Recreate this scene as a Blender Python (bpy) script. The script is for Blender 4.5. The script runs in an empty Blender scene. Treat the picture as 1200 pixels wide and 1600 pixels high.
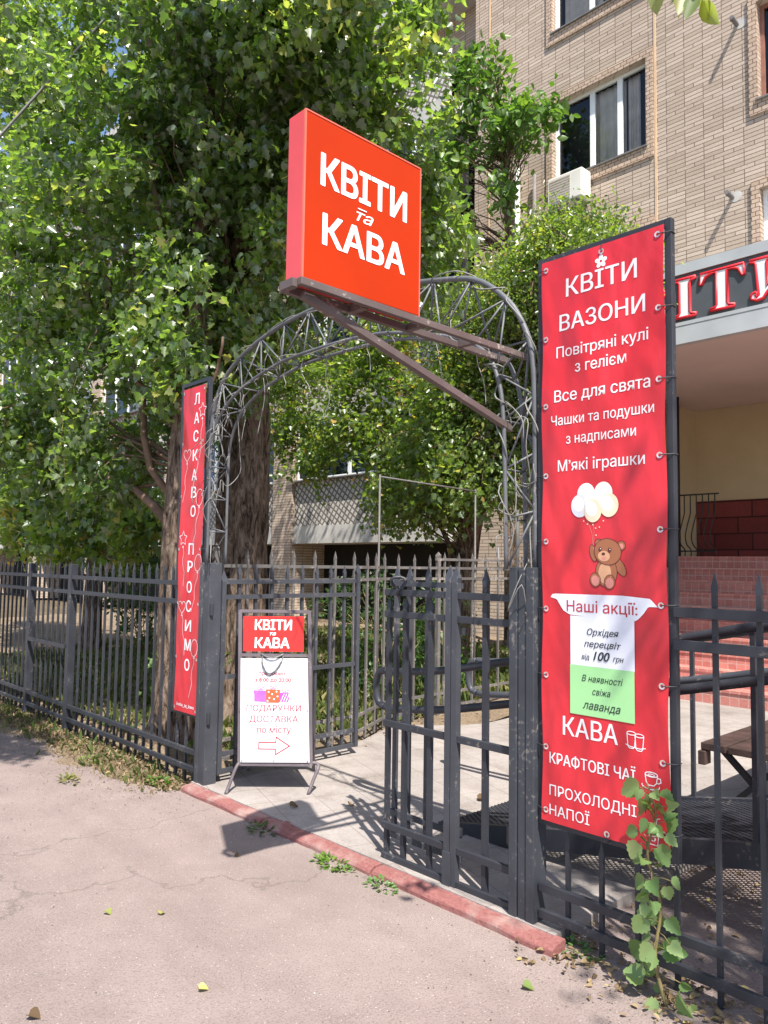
import bpy, math, random
import numpy as np
from mathutils import Vector, Matrix, noise as mnoise
from mathutils.geometry import tessellate_polygon

scene = bpy.context.scene
COL = scene.collection
RNG = random.Random(7)

# ------------------------------------------------------------------ camera
CAM_POS = Vector((4.898, -2.916, 1.55))
YAW, PITCH, ROLL = -0.81258, 0.069345, 0.014455
fw = Vector((math.sin(YAW) * math.cos(PITCH), math.cos(YAW) * math.cos(PITCH), math.sin(PITCH)))
rt = Vector((math.cos(YAW), -math.sin(YAW), 0))
up = rt.cross(fw)
r2 = math.cos(ROLL) * rt + math.sin(ROLL) * up
u2 = -math.sin(ROLL) * rt + math.cos(ROLL) * up
cam = bpy.data.cameras.new("camera")
cam.sensor_fit = 'VERTICAL'
cam.sensor_height = 36.0
cam.lens = 27.0
cam.clip_end = 500
camo = bpy.data.objects.new("camera", cam)
camo.matrix_world = Matrix((
    (r2.x, u2.x, -fw.x, CAM_POS.x),
    (r2.y, u2.y, -fw.y, CAM_POS.y),
    (r2.z, u2.z, -fw.z, CAM_POS.z),
    (0, 0, 0, 1)))
COL.objects.link(camo)
scene.camera = camo

# ------------------------------------------------------------------ light
LDIR = Vector((-0.585, 0.30, -1.0)).normalized()
ELEV = math.asin(-LDIR.z)
AZ = math.atan2(-LDIR.x, -LDIR.y)
w = bpy.data.worlds.new("World")
scene.world = w
w.use_nodes = True
wn = w.node_tree.nodes
sky = wn.new("ShaderNodeTexSky")
sky.sky_type = 'NISHITA'
sky.sun_disc = False
sky.sun_elevation = ELEV
sky.sun_rotation = AZ
wn["Background"].inputs[1].default_value = 0.11
w.node_tree.links.new(sky.outputs[0], wn["Background"].inputs[0])
sl = bpy.data.lights.new("sun", 'SUN')
sl.energy = 4.6
sl.angle = math.radians(0.55)
sl.color = (1.0, 0.95, 0.87)
so = bpy.data.objects.new("sun", sl)
so.rotation_euler = LDIR.to_track_quat('-Z', 'Y').to_euler()
so.location = (8, -6, 20)
COL.objects.link(so)
scene.view_settings.view_transform = 'Standard'
scene.view_settings.look = 'None'
scene.view_settings.gamma = 1
scene.view_settings.exposure = 1.1
scene.cycles.max_bounces = 8
scene.cycles.transparent_max_bounces = 12


# ------------------------------------------------------------------ materials
class NT:
    def __init__(self, name):
        self.m = bpy.data.materials.new(name)
        self.m.use_nodes = True
        self.t = self.m.node_tree
        self.n = self.t.nodes
        self.b = self.n["Principled BSDF"]
        self.out = self.n["Material Output"]

    def add(self, typ, **kw):
        nd = self.n.new(typ)
        for k, v in kw.items():
            setattr(nd, k, v)
        return nd

    def link(self, a, b):
        self.t.links.new(a, b)

    def coord(self, scale=(1, 1, 1), rot=(0, 0, 0), kind='Object'):
        tc = self.add("ShaderNodeTexCoord")
        mp = self.add("ShaderNodeMapping")
        mp.inputs['Scale'].default_value = scale
        mp.inputs['Rotation'].default_value = rot
        self.link(tc.outputs[kind], mp.inputs['Vector'])
        return mp.outputs['Vector']

    def noise(self, vec, scale, detail=4, rough=0.55):
        nd = self.add("ShaderNodeTexNoise")
        nd.inputs['Scale'].default_value = scale
        nd.inputs['Detail'].default_value = detail
        nd.inputs['Roughness'].default_value = rough
        if vec is not None:
            self.link(vec, nd.inputs['Vector'])
        return nd.outputs[0]

    def ramp(self, fac, stops):
        nd = self.add("ShaderNodeValToRGB")
        cr = nd.color_ramp
        while len(cr.elements) < len(stops):
            cr.elements.new(0.5)
        for e, (p, c) in zip(cr.elements, stops):
            e.position = p
            e.color = (*c, 1) if len(c) == 3 else c
        self.link(fac, nd.inputs[0])
        return nd.outputs[0]

    def mix(self, fac, a, b, mode='MIX'):
        nd = self.add("ShaderNodeMix", data_type='RGBA', blend_type=mode)
        for sock, v in ((nd.inputs[0], fac), (nd.inputs[6], a), (nd.inputs[7], b)):
            if hasattr(v, 'links'):
                self.link(v, sock)
            elif isinstance(v, (int, float)):
                sock.default_value = v
            else:
                sock.default_value = (*v, 1)
        return nd.outputs[2]

    def bump(self, h, strength=0.3, dist=0.01):
        nd = self.add("ShaderNodeBump")
        nd.inputs['Strength'].default_value = strength
        nd.inputs['Distance'].default_value = dist
        self.link(h, nd.inputs['Height'])
        self.link(nd.outputs[0], self.b.inputs['Normal'])

    def base(self, v):
        s = self.b.inputs['Base Color']
        if hasattr(v, 'links'):
            self.link(v, s)
        else:
            s.default_value = (*v, 1)

    def set(self, rough=None, metal=None, spec=None):
        if rough is not None:
            if hasattr(rough, 'links'):
                self.link(rough, self.b.inputs['Roughness'])
            else:
                self.b.inputs['Roughness'].default_value = rough
        if metal is not None:
            self.b.inputs['Metallic'].default_value = metal
        if spec is not None:
            self.b.inputs['Specular IOR Level'].default_value = spec


MAT = {}


def simple(name, col, rough=0.6, var=0.25, scale=8, metal=0, spec=0.4, bump=0.0, bscale=40):
    k = NT(name)
    v = k.coord()
    n = k.noise(v, scale, 5)
    dark = tuple(c * (1 - var) for c in col)
    lite = tuple(min(1, c * (1 + var)) for c in col)
    k.base(k.ramp(n, [(0.3, dark), (0.7, lite)]))
    k.set(rough, metal, spec)
    if bump:
        k.bump(k.noise(v, bscale, 4), bump, 0.01)
    MAT[name] = k.m
    return k.m


def painted_steel(name, col, worn, amount, rough=0.42):
    k = NT(name)
    v = k.coord()
    n1 = k.noise(v, 3.0, 6, 0.65)
    n2 = k.noise(v, 45, 4, 0.6)
    base = k.ramp(n1, [(0.3, tuple(c * 0.75 for c in col)), (0.7, tuple(c * 1.25 for c in col))])
    mul = k.add("ShaderNodeMath", operation='MULTIPLY')
    k.link(n1, mul.inputs[0])
    k.link(n2, mul.inputs[1])
    f = k.ramp(mul.outputs[0], [(amount, (0, 0, 0)), (amount + 0.07, (1, 1, 1))])
    k.base(k.mix(f, base, worn))
    k.set(k.ramp(n1, [(0.3, (rough,) * 3), (0.7, (rough + 0.2,) * 3)]), 0, 0.5)
    k.bump(n2, 0.12, 0.004)
    MAT[name] = k.m
    return k.m


painted_steel("steel_dark", (0.028, 0.030, 0.039), (0.13, 0.112, 0.10), 0.335)
painted_steel("steel_grey", (0.048, 0.051, 0.062), (0.16, 0.145, 0.135), 0.325)
painted_steel("steel_light", (0.098, 0.102, 0.112), (0.27, 0.25, 0.235), 0.32, 0.42)
painted_steel("steel_brown", (0.105, 0.080, 0.076), (0.30, 0.26, 0.24), 0.32, 0.5)
painted_steel("steel_aboard", (0.105, 0.085, 0.095), (0.24, 0.22, 0.22), 0.36, 0.45)
painted_steel("steel_post", (0.038, 0.042, 0.052), (0.17, 0.155, 0.14), 0.32)
painted_steel("steel_inner", (0.115, 0.105, 0.10), (0.28, 0.24, 0.20), 0.31, 0.55)
simple("wire", (0.20, 0.195, 0.185), 0.5, 0.3, 20)
simple("cable_black", (0.05, 0.05, 0.055), 0.5, 0.2, 10)


def asphalt():
    k = NT("asphalt")
    v = k.coord()
    big = k.noise(v, 0.55, 6, 0.6)
    mid = k.noise(v, 5, 5, 0.6)
    fine = k.noise(v, 130, 3, 0.7)
    c = k.ramp(big, [(0.3, (0.268, 0.212, 0.196)), (0.55, (0.296, 0.238, 0.220)), (0.75, (0.318, 0.260, 0.240))])
    c = k.mix(0.42, c, k.ramp(mid, [(0.3, (0.66, 0.63, 0.62)), (0.7, (1.0, 0.99, 0.98))]), 'MULTIPLY')
    c = k.mix(0.8, c, k.ramp(fine, [(0.3, (0.55, 0.54, 0.53)), (0.52, (1, 1, 1))]), 'MULTIPLY')
    vo = k.add("ShaderNodeTexVoronoi")
    vo.inputs['Scale'].default_value = 62
    k.link(v, vo.inputs['Vector'])
    st = k.ramp(vo.outputs['Distance'], [(0.10, (1, 1, 1)), (0.2, (0, 0, 0))])
    sel = k.ramp(vo.outputs['Color'], [(0.62, (0, 0, 0)), (0.70, (1, 1, 1))])
    f = k.mix(1.0, st, sel, 'MULTIPLY')
    c = k.mix(f, c, (0.50, 0.45, 0.41))
    # dark stains and chips
    st2 = k.add("ShaderNodeTexVoronoi")
    st2.inputs['Scale'].default_value = 4.3
    k.link(v, st2.inputs['Vector'])
    sp = k.ramp(st2.outputs['Distance'], [(0.035, (1, 1, 1)), (0.07, (0, 0, 0))])
    s2 = k.ramp(st2.outputs['Color'], [(0.52, (0, 0, 0)), (0.58, (0.6, 0.6, 0.6))])
    c = k.mix(k.mix(1.0, sp, s2, 'MULTIPLY'), c, (0.115, 0.10, 0.095))
    # long sweeping tyre-worn bands
    band = k.noise(k.coord((0.35, 3.2, 1), (0, 0, 0.12)), 1.1, 3, 0.5)
    c = k.mix(0.22, c, k.ramp(band, [(0.38, (0.72, 0.70, 0.70)), (0.55, (1, 1, 1))]), 'MULTIPLY')
    # hairline cracks
    wv = k.add("ShaderNodeTexVoronoi", feature='DISTANCE_TO_EDGE')
    wv.inputs['Scale'].default_value = 0.26
    wm = k.add("ShaderNodeVectorMath", operation='ADD')
    k.link(v, wm.inputs[0])
    nn = k.add("ShaderNodeTexNoise")
    nn.inputs['Scale'].default_value = 2.4
    nn.inputs['Detail'].default_value = 6
    k.link(v, nn.inputs['Vector'])
    k.link(nn.outputs['Color'], wm.inputs[1])
    k.link(wm.outputs[0], wv.inputs['Vector'])
    cr = k.ramp(wv.outputs['Distance'], [(0.0, (0.55, 0.55, 0.55)), (0.004, (0, 0, 0))])
    c = k.mix(cr, c, (0.12, 0.10, 0.085))
    k.base(c)
    k.set(0.92, 0, 0.2)
    k.bump(k.mix(0.3, fine, mid), 0.8, 0.012)
    MAT["asphalt"] = k.m


asphalt()


def concrete_path():
    k = NT("path_concrete")
    v = k.coord()
    big = k.noise(v, 1.3, 6, 0.6)
    fine = k.noise(v, 60, 4, 0.65)
    c = k.ramp(big, [(0.3, (0.275, 0.242, 0.225)), (0.7, (0.385, 0.345, 0.322))])
    c = k.mix(0.5, c, k.ramp(fine, [(0.3, (0.6, 0.6, 0.6)), (0.6, (1, 1, 1))]), 'MULTIPLY')
    c = k.mix(0.6, c, k.ramp(k.noise(v, 3.4, 7, 0.7), [(0.36, (0.66, 0.62, 0.59)), (0.52, (1, 1, 1))]), 'MULTIPLY')
    br = k.add("ShaderNodeTexBrick")
    br.offset = 0.0
    br.inputs['Scale'].default_value = 1.0
    br.inputs['Brick Width'].default_value = 0.31
    br.inputs['Row Height'].default_value = 0.31
    br.inputs['Mortar Size'].default_value = 0.004
    br.inputs['Mortar Smooth'].default_value = 0.4
    br.inputs['Color1'].default_value = (1, 1, 1, 1)
    br.inputs['Color2'].default_value = (0.9, 0.9, 0.9, 1)
    br.inputs['Mortar'].default_value = (0.62, 0.58, 0.54, 1)
    k.link(k.coord((1, 1, 1), (0, 0, 0.33)), br.inputs['Vector'])
    c = k.mix(0.8, c, br.outputs['Color'], 'MULTIPLY')
    k.base(c)
    k.set(0.9, 0, 0.2)
    k.bump(k.mix(0.4, fine, br.outputs['Color']), 0.3, 0.008)
    MAT["path_concrete"] = k.m


concrete_path()


def kerb_mat():
    k = NT("kerb_red")
    v = k.coord()
    n = k.noise(v, 4, 6, 0.65)
    f = k.noise(v, 60, 4, 0.6)
    red = k.ramp(f, [(0.3, (0.19, 0.072, 0.068)), (0.7, (0.28, 0.118, 0.106))])
    wear = k.ramp(n, [(0.50, (0, 0, 0)), (0.72, (1, 1, 1))])
    k.base(k.mix(wear, red, (0.33, 0.235, 0.21)))
    k.set(0.85, 0, 0.25)
    k.bump(k.mix(0.5, n, f), 0.5, 0.012)
    MAT["kerb_red"] = k.m


kerb_mat()


def soil_mat(name, a, b, c3):
    k = NT(name)
    v = k.coord()
    n = k.noise(v, 1.6, 6, 0.65)
    f = k.noise(v, 45, 5, 0.7)
    c = k.ramp(n, [(0.32, a), (0.5, b), (0.7, c3)])
    c = k.mix(0.75, c, k.ramp(f, [(0.3, (0.35, 0.33, 0.3)), (0.65, (1.15, 1.1, 1.0))]), 'MULTIPLY')
    k.base(c)
    k.set(0.97, 0, 0.1)
    k.bump(f, 0.9, 0.03)
    MAT[name] = k.m


soil_mat("soil", (0.105, 0.08, 0.058), (0.145, 0.115, 0.08), (0.20, 0.165, 0.11))
soil_mat("soil_dry", (0.19, 0.145, 0.105), (0.27, 0.21, 0.155), (0.34, 0.27, 0.205))


def brick(name, c1, c2, mortar, bw, rh, ms, swap=True, off=0.5, offf=2, rot=0.0, bump=0.5, rough=0.85, stain=True):
    k = NT(name)
    tc = k.add("ShaderNodeTexCoord")
    sp = k.add("ShaderNodeSeparateXYZ")
    cb = k.add("ShaderNodeCombineXYZ")
    k.link(tc.outputs['Object'], sp.inputs[0])
    if swap:
        ad = k.add("ShaderNodeMath", operation='ADD')
        k.link(sp.outputs[0], ad.inputs[0])
        k.link(sp.outputs[1], ad.inputs[1])
        k.link(ad.outputs[0], cb.inputs[0])
        k.link(sp.outputs[2], cb.inputs[1])
    else:
        k.link(sp.outputs[0], cb.inputs[0])
        k.link(sp.outputs[1], cb.inputs[1])
    mp = k.add("ShaderNodeMapping")
    mp.inputs['Rotation'].default_value = (0, 0, rot)
    k.link(cb.outputs[0], mp.inputs['Vector'])
    br = k.add("ShaderNodeTexBrick")
    br.offset = off
    br.offset_frequency = offf
    br.inputs['Scale'].default_value = 1.0
    br.inputs['Brick Width'].default_value = bw
    br.inputs['Row Height'].default_value = rh
    br.inputs['Mortar Size'].default_value = ms
    br.inputs['Mortar Smooth'].default_value = 0.1
    br.inputs['Bias'].default_value = 0.0
    br.inputs['Color1'].default_value = (*c1, 1)
    br.inputs['Color2'].default_value = (*c2, 1)
    br.inputs['Mortar'].default_value = (*mortar, 1)
    k.link(mp.outputs[0], br.inputs['Vector'])
    n = k.noise(tc.outputs['Object'], 0.5, 5, 0.6)
    f = k.noise(tc.outputs['Object'], 30, 4, 0.6)
    c = br.outputs['Color']
    if stain:
        c = k.mix(0.6, c, k.ramp(n, [(0.3, (0.72, 0.70, 0.67)), (0.65, (1.05, 1.03, 1.0))]), 'MULTIPLY')
    c = k.mix(0.5, c, k.ramp(f, [(0.25, (0.7, 0.7, 0.7)), (0.65, (1.1, 1.1, 1.1))]), 'MULTIPLY')
    k.base(c)
    k.set(rough, 0, 0.3)
    if bump:
        inv = k.add("ShaderNodeMath", operation='SUBTRACT')
        inv.inputs[0].default_value = 1.0
        k.link(br.outputs['Fac'], inv.inputs[1])
        k.bump(inv.outputs[0], bump, 0.01)
    MAT[name] = k.m


brick("brick_wall", (0.43, 0.34, 0.268), (0.56, 0.458, 0.378), (0.18, 0.135, 0.105), 0.31, 0.067, 0.0068, offf=5)
brick("brick_trim", (0.46, 0.345, 0.26), (0.55, 0.425, 0.33), (0.18, 0.11, 0.08), 0.12, 0.067, 0.0065, offf=2)
brick("lattice_tile", (0.52, 0.49, 0.46), (0.60, 0.57, 0.54), (0.17, 0.15, 0.13), 0.13, 0.13, 0.022, off=0.0, rot=0.6, bump=0.6)
brick("step_tile", (0.50, 0.185, 0.16), (0.60, 0.255, 0.22), (0.56, 0.36, 0.32), 0.105, 0.105, 0.006, off=0.0, bump=0.2, rough=0.4)
brick("wainscot_tile", (0.15, 0.030, 0.030), (0.24, 0.055, 0.05), (0.05, 0.015, 0.015), 0.62, 0.27, 0.012, off=0.37, bump=0.3, rough=0.35)
simple("slab_concrete", (0.46, 0.44, 0.41), 0.85, 0.22, 2.5, bump=0.25)
simple("plaster_beige", (0.52, 0.42, 0.26), 0.9, 0.10, 1.2, bump=0.08)
simple("ceiling_white", (0.62, 0.52, 0.48), 0.7, 0.06, 1.0)
simple("canopy_metal", (0.42, 0.44, 0.46), 0.45, 0.12, 2)
simple("sign_band", (0.085, 0.095, 0.11), 0.4, 0.15, 2)
simple("column_black", (0.02, 0.02, 0.023), 0.5, 0.2, 5)
simple("white_pvc", (0.78, 0.78, 0.77), 0.35, 0.06, 4)
simple("brown_frame", (0.27, 0.12, 0.085), 0.6, 0.2, 6)
simple("metal_sill", (0.16, 0.15, 0.145), 0.5, 0.2, 6)
simple("room_dark", (0.035, 0.035, 0.038), 0.9, 0.3, 1)  # near-black colour for the shade of unlit interiors
simple("curtain", (0.72, 0.62, 0.56), 0.9, 0.18, 3)
simple("blue_curtain", (0.06, 0.16, 0.42), 0.8, 0.3, 3)
simple("pipe_white", (0.62, 0.62, 0.60), 0.5, 0.1, 6)
simple("pipe_yellow", (0.60, 0.42, 0.26), 0.5, 0.1, 6)
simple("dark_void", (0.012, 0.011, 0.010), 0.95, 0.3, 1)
simple("wood_bench", (0.055, 0.032, 0.027), 0.6, 0.4, 9, bump=0.3)
simple("white_text", (0.88, 0.86, 0.86), 0.4, 0.03, 5)
simple("paper_white", (0.74, 0.76, 0.84), 0.35, 0.03, 4)
simple("paper_green", (0.34, 0.66, 0.30), 0.35, 0.05, 4)
simple("ink_black", (0.02, 0.03, 0.035), 0.5, 0.1, 4)
simple("ink_red", (0.48, 0.03, 0.045), 0.5, 0.1, 4)
simple("ink_rose", (0.30, 0.06, 0.085), 0.5, 0.1, 4)
simple("ink_faded", (0.50, 0.42, 0.52), 0.5, 0.1, 4)
simple("board_white", (0.70, 0.70, 0.72), 0.35, 0.02, 3)
simple("board_red", (0.72, 0.022, 0.018), 0.35, 0.04, 3)
simple("gift_purple", (0.33, 0.10, 0.50), 0.5, 0.15, 30)
simple("gift_pink", (0.62, 0.06, 0.40), 0.5, 0.15, 30)
simple("gift_orange", (0.80, 0.09, 0.03), 0.5, 0.1, 30)
simple("bear_brown", (0.33, 0.125, 0.06), 0.45, 0.06, 8)
simple("bear_light", (0.62, 0.34, 0.20), 0.45, 0.06, 8)
simple("bear_pink", (0.62, 0.24, 0.20), 0.45, 0.06, 8)
simple("bear_line", (0.11, 0.025, 0.025), 0.5, 0.05, 8)
simple("balloon_white", (0.84, 0.83, 0.82), 0.35, 0.04, 9)
simple("balloon_cream", (0.78, 0.66, 0.47), 0.35, 0.15, 9)
simple("balloon_grey", (0.68, 0.69, 0.75), 0.35, 0.10, 9)
simple("eyelet_metal", (0.72, 0.70, 0.68), 0.3, 0.08, 20, metal=0.6)
simple("lamp_white", (0.8, 0.8, 0.8), 0.3, 0.03, 5)
simple("letter_white", (0.82, 0.84, 0.87), 0.4, 0.03, 5)
simple("letter_red", (0.72, 0.03, 0.045), 0.4, 0.05, 5)
simple("sign_trim", (0.62, 0.13, 0.09), 0.4, 0.1, 5)
simple("straw", (0.45, 0.35, 0.19), 0.9, 0.35, 25)
simple("paper_note", (0.55, 0.27, 0.10), 0.8, 0.1, 8)
simple("ac_plastic", (0.70, 0.68, 0.64), 0.45, 0.06, 3)
simple("ac_grille", (0.48, 0.42, 0.38), 0.55, 0.1, 30)


def banner_mat(name, col, rough, wr):
    k = NT(name)
    v = k.coord((1.0, 1.0, 0.42), (0, 0.75, 0))
    n = k.noise(v, 4.0, 2, 0.45)
    vb = k.coord((1.0, 1.0, 0.5), (0, -0.5, 0))
    nb = k.noise(vb, 9.0, 3, 0.5)
    n2 = k.noise(k.coord(), 320, 2)
    k.base(k.ramp(k.noise(k.coord(), 1.7, 5, 0.6), [(0.3, tuple(c * 0.90 for c in col)), (0.7, tuple(min(1, c * 1.06) for c in col))]))
    k.set(rough, 0, 0.5)
    prev = None
    for h, st, ds in ((n, wr, 0.085), (nb, wr * .5, 0.016), (n2, 0.06, 0.002)):
        b1 = k.add("ShaderNodeBump")
        b1.inputs['Strength'].default_value = st
        b1.inputs['Distance'].default_value = ds
        k.link(h, b1.inputs['Height'])
        if prev:
            k.link(prev, b1.inputs['Normal'])
        prev = b1.outputs[0]
    k.link(prev, k.b.inputs['Normal'])
    MAT[name] = k.m


banner_mat("banner_red", (0.60, 0.026, 0.040), 0.36, 0.75)
banner_mat("banner_text", (0.80, 0.78, 0.80), 0.36, 0.75)
banner_mat("sign_face", (0.42, 0.027, 0.001), 0.5, 0.02)
MAT["sign_face"].node_tree.nodes["Principled BSDF"].inputs["Specular IOR Level"].default_value = 0.18
banner_mat("sign_side", (0.66, 0.075, 0.080), 0.35, 0.03)  # pinker than the face: sun glare worked into the side's colour


def glass_mat():
    k = NT("window_glass")
    tr = k.add("ShaderNodeBsdfTransparent")
    tr.inputs[0].default_value = (0.92, 0.95, 0.95, 1)
    gl = k.add("ShaderNodeBsdfGlossy")
    gl.inputs['Roughness'].default_value = 0.03
    gl.inputs['Color'].default_value = (0.9, 0.93, 0.95, 1)
    fr = k.add("ShaderNodeFresnel")
    fr.inputs['IOR'].default_value = 1.5
    nz = k.noise(k.coord(), 2.0, 2)
    bp = k.add("ShaderNodeBump")
    bp.inputs['Strength'].default_value = 0.05
    bp.inputs['Distance'].default_value = 0.02
    k.link(nz, bp.inputs['Height'])
    k.link(bp.outputs[0], gl.inputs['Normal'])
    mx = k.add("ShaderNodeMixShader")
    k.link(fr.outputs[0], mx.inputs[0])
    k.link(tr.outputs[0], mx.inputs[1])
    k.link(gl.outputs[0], mx.inputs[2])
    k.link(mx.outputs[0], k.out.inputs[0])
    MAT["window_glass"] = k.m


glass_mat()


def leaf_mat(name, stops, under, trans, rough=0.42, tmix=0.38, spec=0.45):
    k = NT(name)
    at = k.add("ShaderNodeAttribute", attribute_name="tone")
    c = k.ramp(at.outputs['Fac'], stops)
    ge = k.add("ShaderNodeNewGeometry")
    c2 = k.mix(ge.outputs['Backfacing'], c, under)
    k.base(c2)
    k.set(rough, 0, spec)
    tl = k.add("ShaderNodeBsdfTranslucent")
    tcol = k.mix(1.0, c, trans, 'MULTIPLY')
    k.link(tcol, tl.inputs[0])
    mx = k.add("ShaderNodeMixShader")
    mx.inputs[0].default_value = tmix
    k.link(k.b.outputs[0], mx.inputs[1])
    k.link(tl.outputs[0], mx.inputs[2])
    k.link(mx.outputs[0], k.out.inputs[0])
    MAT[name] = k.m


leaf_mat("leaf_poplar", [(0, (0.033, 0.066, 0.014)), (0.45, (0.068, 0.116, 0.024)), (0.8, (0.121, 0.166, 0.043)), (1, (0.221, 0.214, 0.077))],
         (0.105, 0.135, 0.085), (4.9, 5.0, 2.1), 0.30, 0.40, 1.0)
leaf_mat("leaf_dark", [(0, (0.019, 0.046, 0.013)), (0.6, (0.042, 0.086, 0.022)), (1, (0.089, 0.151, 0.038))],
         (0.06, 0.10, 0.04), (2.0, 2.4, 1.0))
leaf_mat("leaf_fine", [(0, (0.051, 0.092, 0.018)), (0.5, (0.116, 0.180, 0.034)), (0.9, (0.218, 0.260, 0.063)), (1, (0.378, 0.246, 0.081))],
         (0.08, 0.115, 0.05), (3.2, 3.3, 1.3), 0.36, 0.38, 0.8)
leaf_mat("leaf_bright", [(0, (0.06, 0.13, 0.02)), (0.6, (0.10, 0.19, 0.03)), (1, (0.17, 0.25, 0.045))],
         (0.12, 0.19, 0.06), (1.9, 2.1, 0.9))
leaf_mat("leaf_sapling", [(0, (0.10, 0.19, 0.055)), (0.6, (0.17, 0.27, 0.095)), (1, (0.27, 0.36, 0.15))],
         (0.17, 0.25, 0.10), (1.7, 1.9, 0.9), 0.38, 0.35)
leaf_mat("grass", [(0, (0.04, 0.075, 0.015)), (0.5, (0.085, 0.12, 0.03)), (1, (0.24, 0.21, 0.085))],
         (0.08, 0.11, 0.03), (1.8, 1.9, 0.8), 0.6, 0.3, 0.2)
leaf_mat("litter", [(0, (0.10, 0.065, 0.035)), (0.4, (0.20, 0.14, 0.08)), (0.8, (0.34, 0.25, 0.15)), (1, (0.38, 0.30, 0.13))],
         (0.30, 0.22, 0.12), (1.2, 1.1, 0.8), 0.8, 0.15, 0.2)
leaf_mat("straw_grass", [(0, (0.10, 0.085, 0.04)), (0.5, (0.21, 0.165, 0.09)), (1, (0.36, 0.28, 0.16))], (0.2, 0.16, 0.09), (1.2, 1.1, 0.8), 0.8, 0.15, 0.2)
leaf_mat("grit", [(0, (0.09, 0.075, 0.065)), (0.5, (0.22, 0.17, 0.14)), (1, (0.42, 0.36, 0.31))], (0.2, 0.16, 0.13), (1, 1, 1), 0.9, 0.05, 0.2)
leaf_mat("fallen_green", [(0, (0.13, 0.19, 0.04)), (1, (0.40, 0.36, 0.11))], (0.30, 0.33, 0.08), (1.5, 1.5, 0.8), 0.6, 0.2)


def bark_mat():
    k = NT("bark")
    v = k.coord((7, 7, 1.7))
    n_ = k.add("ShaderNodeTexNoise")
    n_.inputs['Scale'].default_value = 2.6
    n_.inputs['Detail'].default_value = 8
    n_.inputs['Roughness'].default_value = 0.7
    n_.inputs['Distortion'].default_value = 0.9
    k.link(v, n_.inputs['Vector'])
    n = n_.outputs[0]
    f = k.noise(k.coord((3, 3, 1)), 14, 5, 0.65)
    c = k.ramp(n, [(0.38, (0.030, 0.021, 0.016)), (0.48, (0.14, 0.10, 0.075)), (0.64, (0.31, 0.24, 0.19))])
    k.base(k.mix(0.5, c, k.ramp(f, [(0.3, (0.55, 0.53, 0.5)), (0.65, (1.1, 1.05, 1)),]), 'MULTIPLY'))
    k.set(0.95, 0, 0.15)
    k.bump(k.mix(0.3, n, f), 1.0, 0.05)
    MAT["bark"] = k.m
    simple("twig", (0.14, 0.088, 0.06), 0.85, 0.35, 12)
    simple("twig_green", (0.20, 0.16, 0.07), 0.8, 0.25, 12)


bark_mat()


# ------------------------------------------------------------------ mesh builder
class MB:
    def __init__(self):
        self.v = []
        self.f = []

    def add(self, verts, faces):
        o = len(self.v)
        self.v.extend([tuple(p) for p in verts])
        self.f.extend([tuple(i + o for i in fc) for fc in faces])
        return self

    def box(self, x0, y0, z0, x1, y1, z1):
        vs = [(x0, y0, z0), (x1, y0, z0), (x1, y1, z0), (x0, y1, z0), (x0, y0, z1), (x1, y0, z1), (x1, y1, z1), (x0, y1, z1)]
        return self.add(vs, [(0, 3, 2, 1), (4, 5, 6, 7), (0, 1, 5, 4), (1, 2, 6, 5), (2, 3, 7, 6), (3, 0, 4, 7)])

    def quad(self, a, b, c, d):
        return self.add([a, b, c, d], [(0, 1, 2, 3)])

    def poly(self, pts):
        return self.add(pts, [tuple(range(len(pts)))])

    def bar(self, p0, p1, wd, ht, upv=(0, 0, 1)):
        p0 = Vector(p0); p1 = Vector(p1)
        d = (p1 - p0).normalized()
        u = Vector(upv)
        if abs(d.dot(u)) > 0.98:
            u = Vector((0, 1, 0))
        s = d.cross(u).normalized() * wd / 2
        u = s.cross(d).normalized() * ht / 2
        vs = []
        for p in (p0, p1):
            vs += [p - s - u, p + s - u, p + s + u, p - s + u]
        return self.add(vs, [(0, 1, 2, 3), (7, 6, 5, 4), (0, 4, 5, 1), (1, 5, 6, 2), (2, 6, 7, 3), (3, 7, 4, 0)])

    def tube(self, pts, rad, n=8, cap=True, closed=False):
        pts = [Vector(p) for p in pts]
        m = len(pts)
        if not isinstance(rad, (list, tuple)):
            rad = [rad] * m
        ref = Vector((0, 0, 1))
        d0 = (pts[1] - pts[0]).normalized()
        if abs(d0.z) > 0.9:
            ref = Vector((1, 0, 0))
        s = d0.cross(ref).normalized()
        rings = []
        for i, p in enumerate(pts):
            if closed:
                d = pts[(i + 1) % m] - pts[i - 1]
            else:
                d = pts[min(i + 1, m - 1)] - pts[max(i - 1, 0)]
            if d.length < 1e-9:
                d = d0
            d = d.normalized()
            s = s - d * s.dot(d)
            s = s.normalized() if s.length > 1e-6 else d.orthogonal().normalized()
            t = d.cross(s)
            rings.append([p + (s * math.cos(2 * math.pi * j / n) + t * math.sin(2 * math.pi * j / n)) * rad[i] for j in range(n)])
        vs = [q for r in rings for q in r]
        fs = []
        for i in range(m if closed else m - 1):
            a, b = i * n, ((i + 1) % m) * n
            for j in range(n):
                k = (j + 1) % n
                fs.append((a + j, a + k, b + k, b + j))
        if cap and not closed:
            fs.append(tuple(reversed(range(n))))
            fs.append(tuple(range((m - 1) * n, m * n)))
        return self.add(vs, fs)

    def disc(self, c, r, axis='y', n=20, ry=None, rot=0.0):
        ry = ry or r
        pts = []
        for i in range(n):
            a = -2 * math.pi * i / n
            x, z = r * math.cos(a), ry * math.sin(a)
            x, z = x * math.cos(rot) - z * math.sin(rot), x * math.sin(rot) + z * math.cos(rot)
            pts.append((c[0] + x, c[1], c[2] + z))
        return self.poly(pts[::-1])


def smooth(o, on=True):
    o.data.polygons.foreach_set("use_smooth", [on] * len(o.data.polygons))


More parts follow.
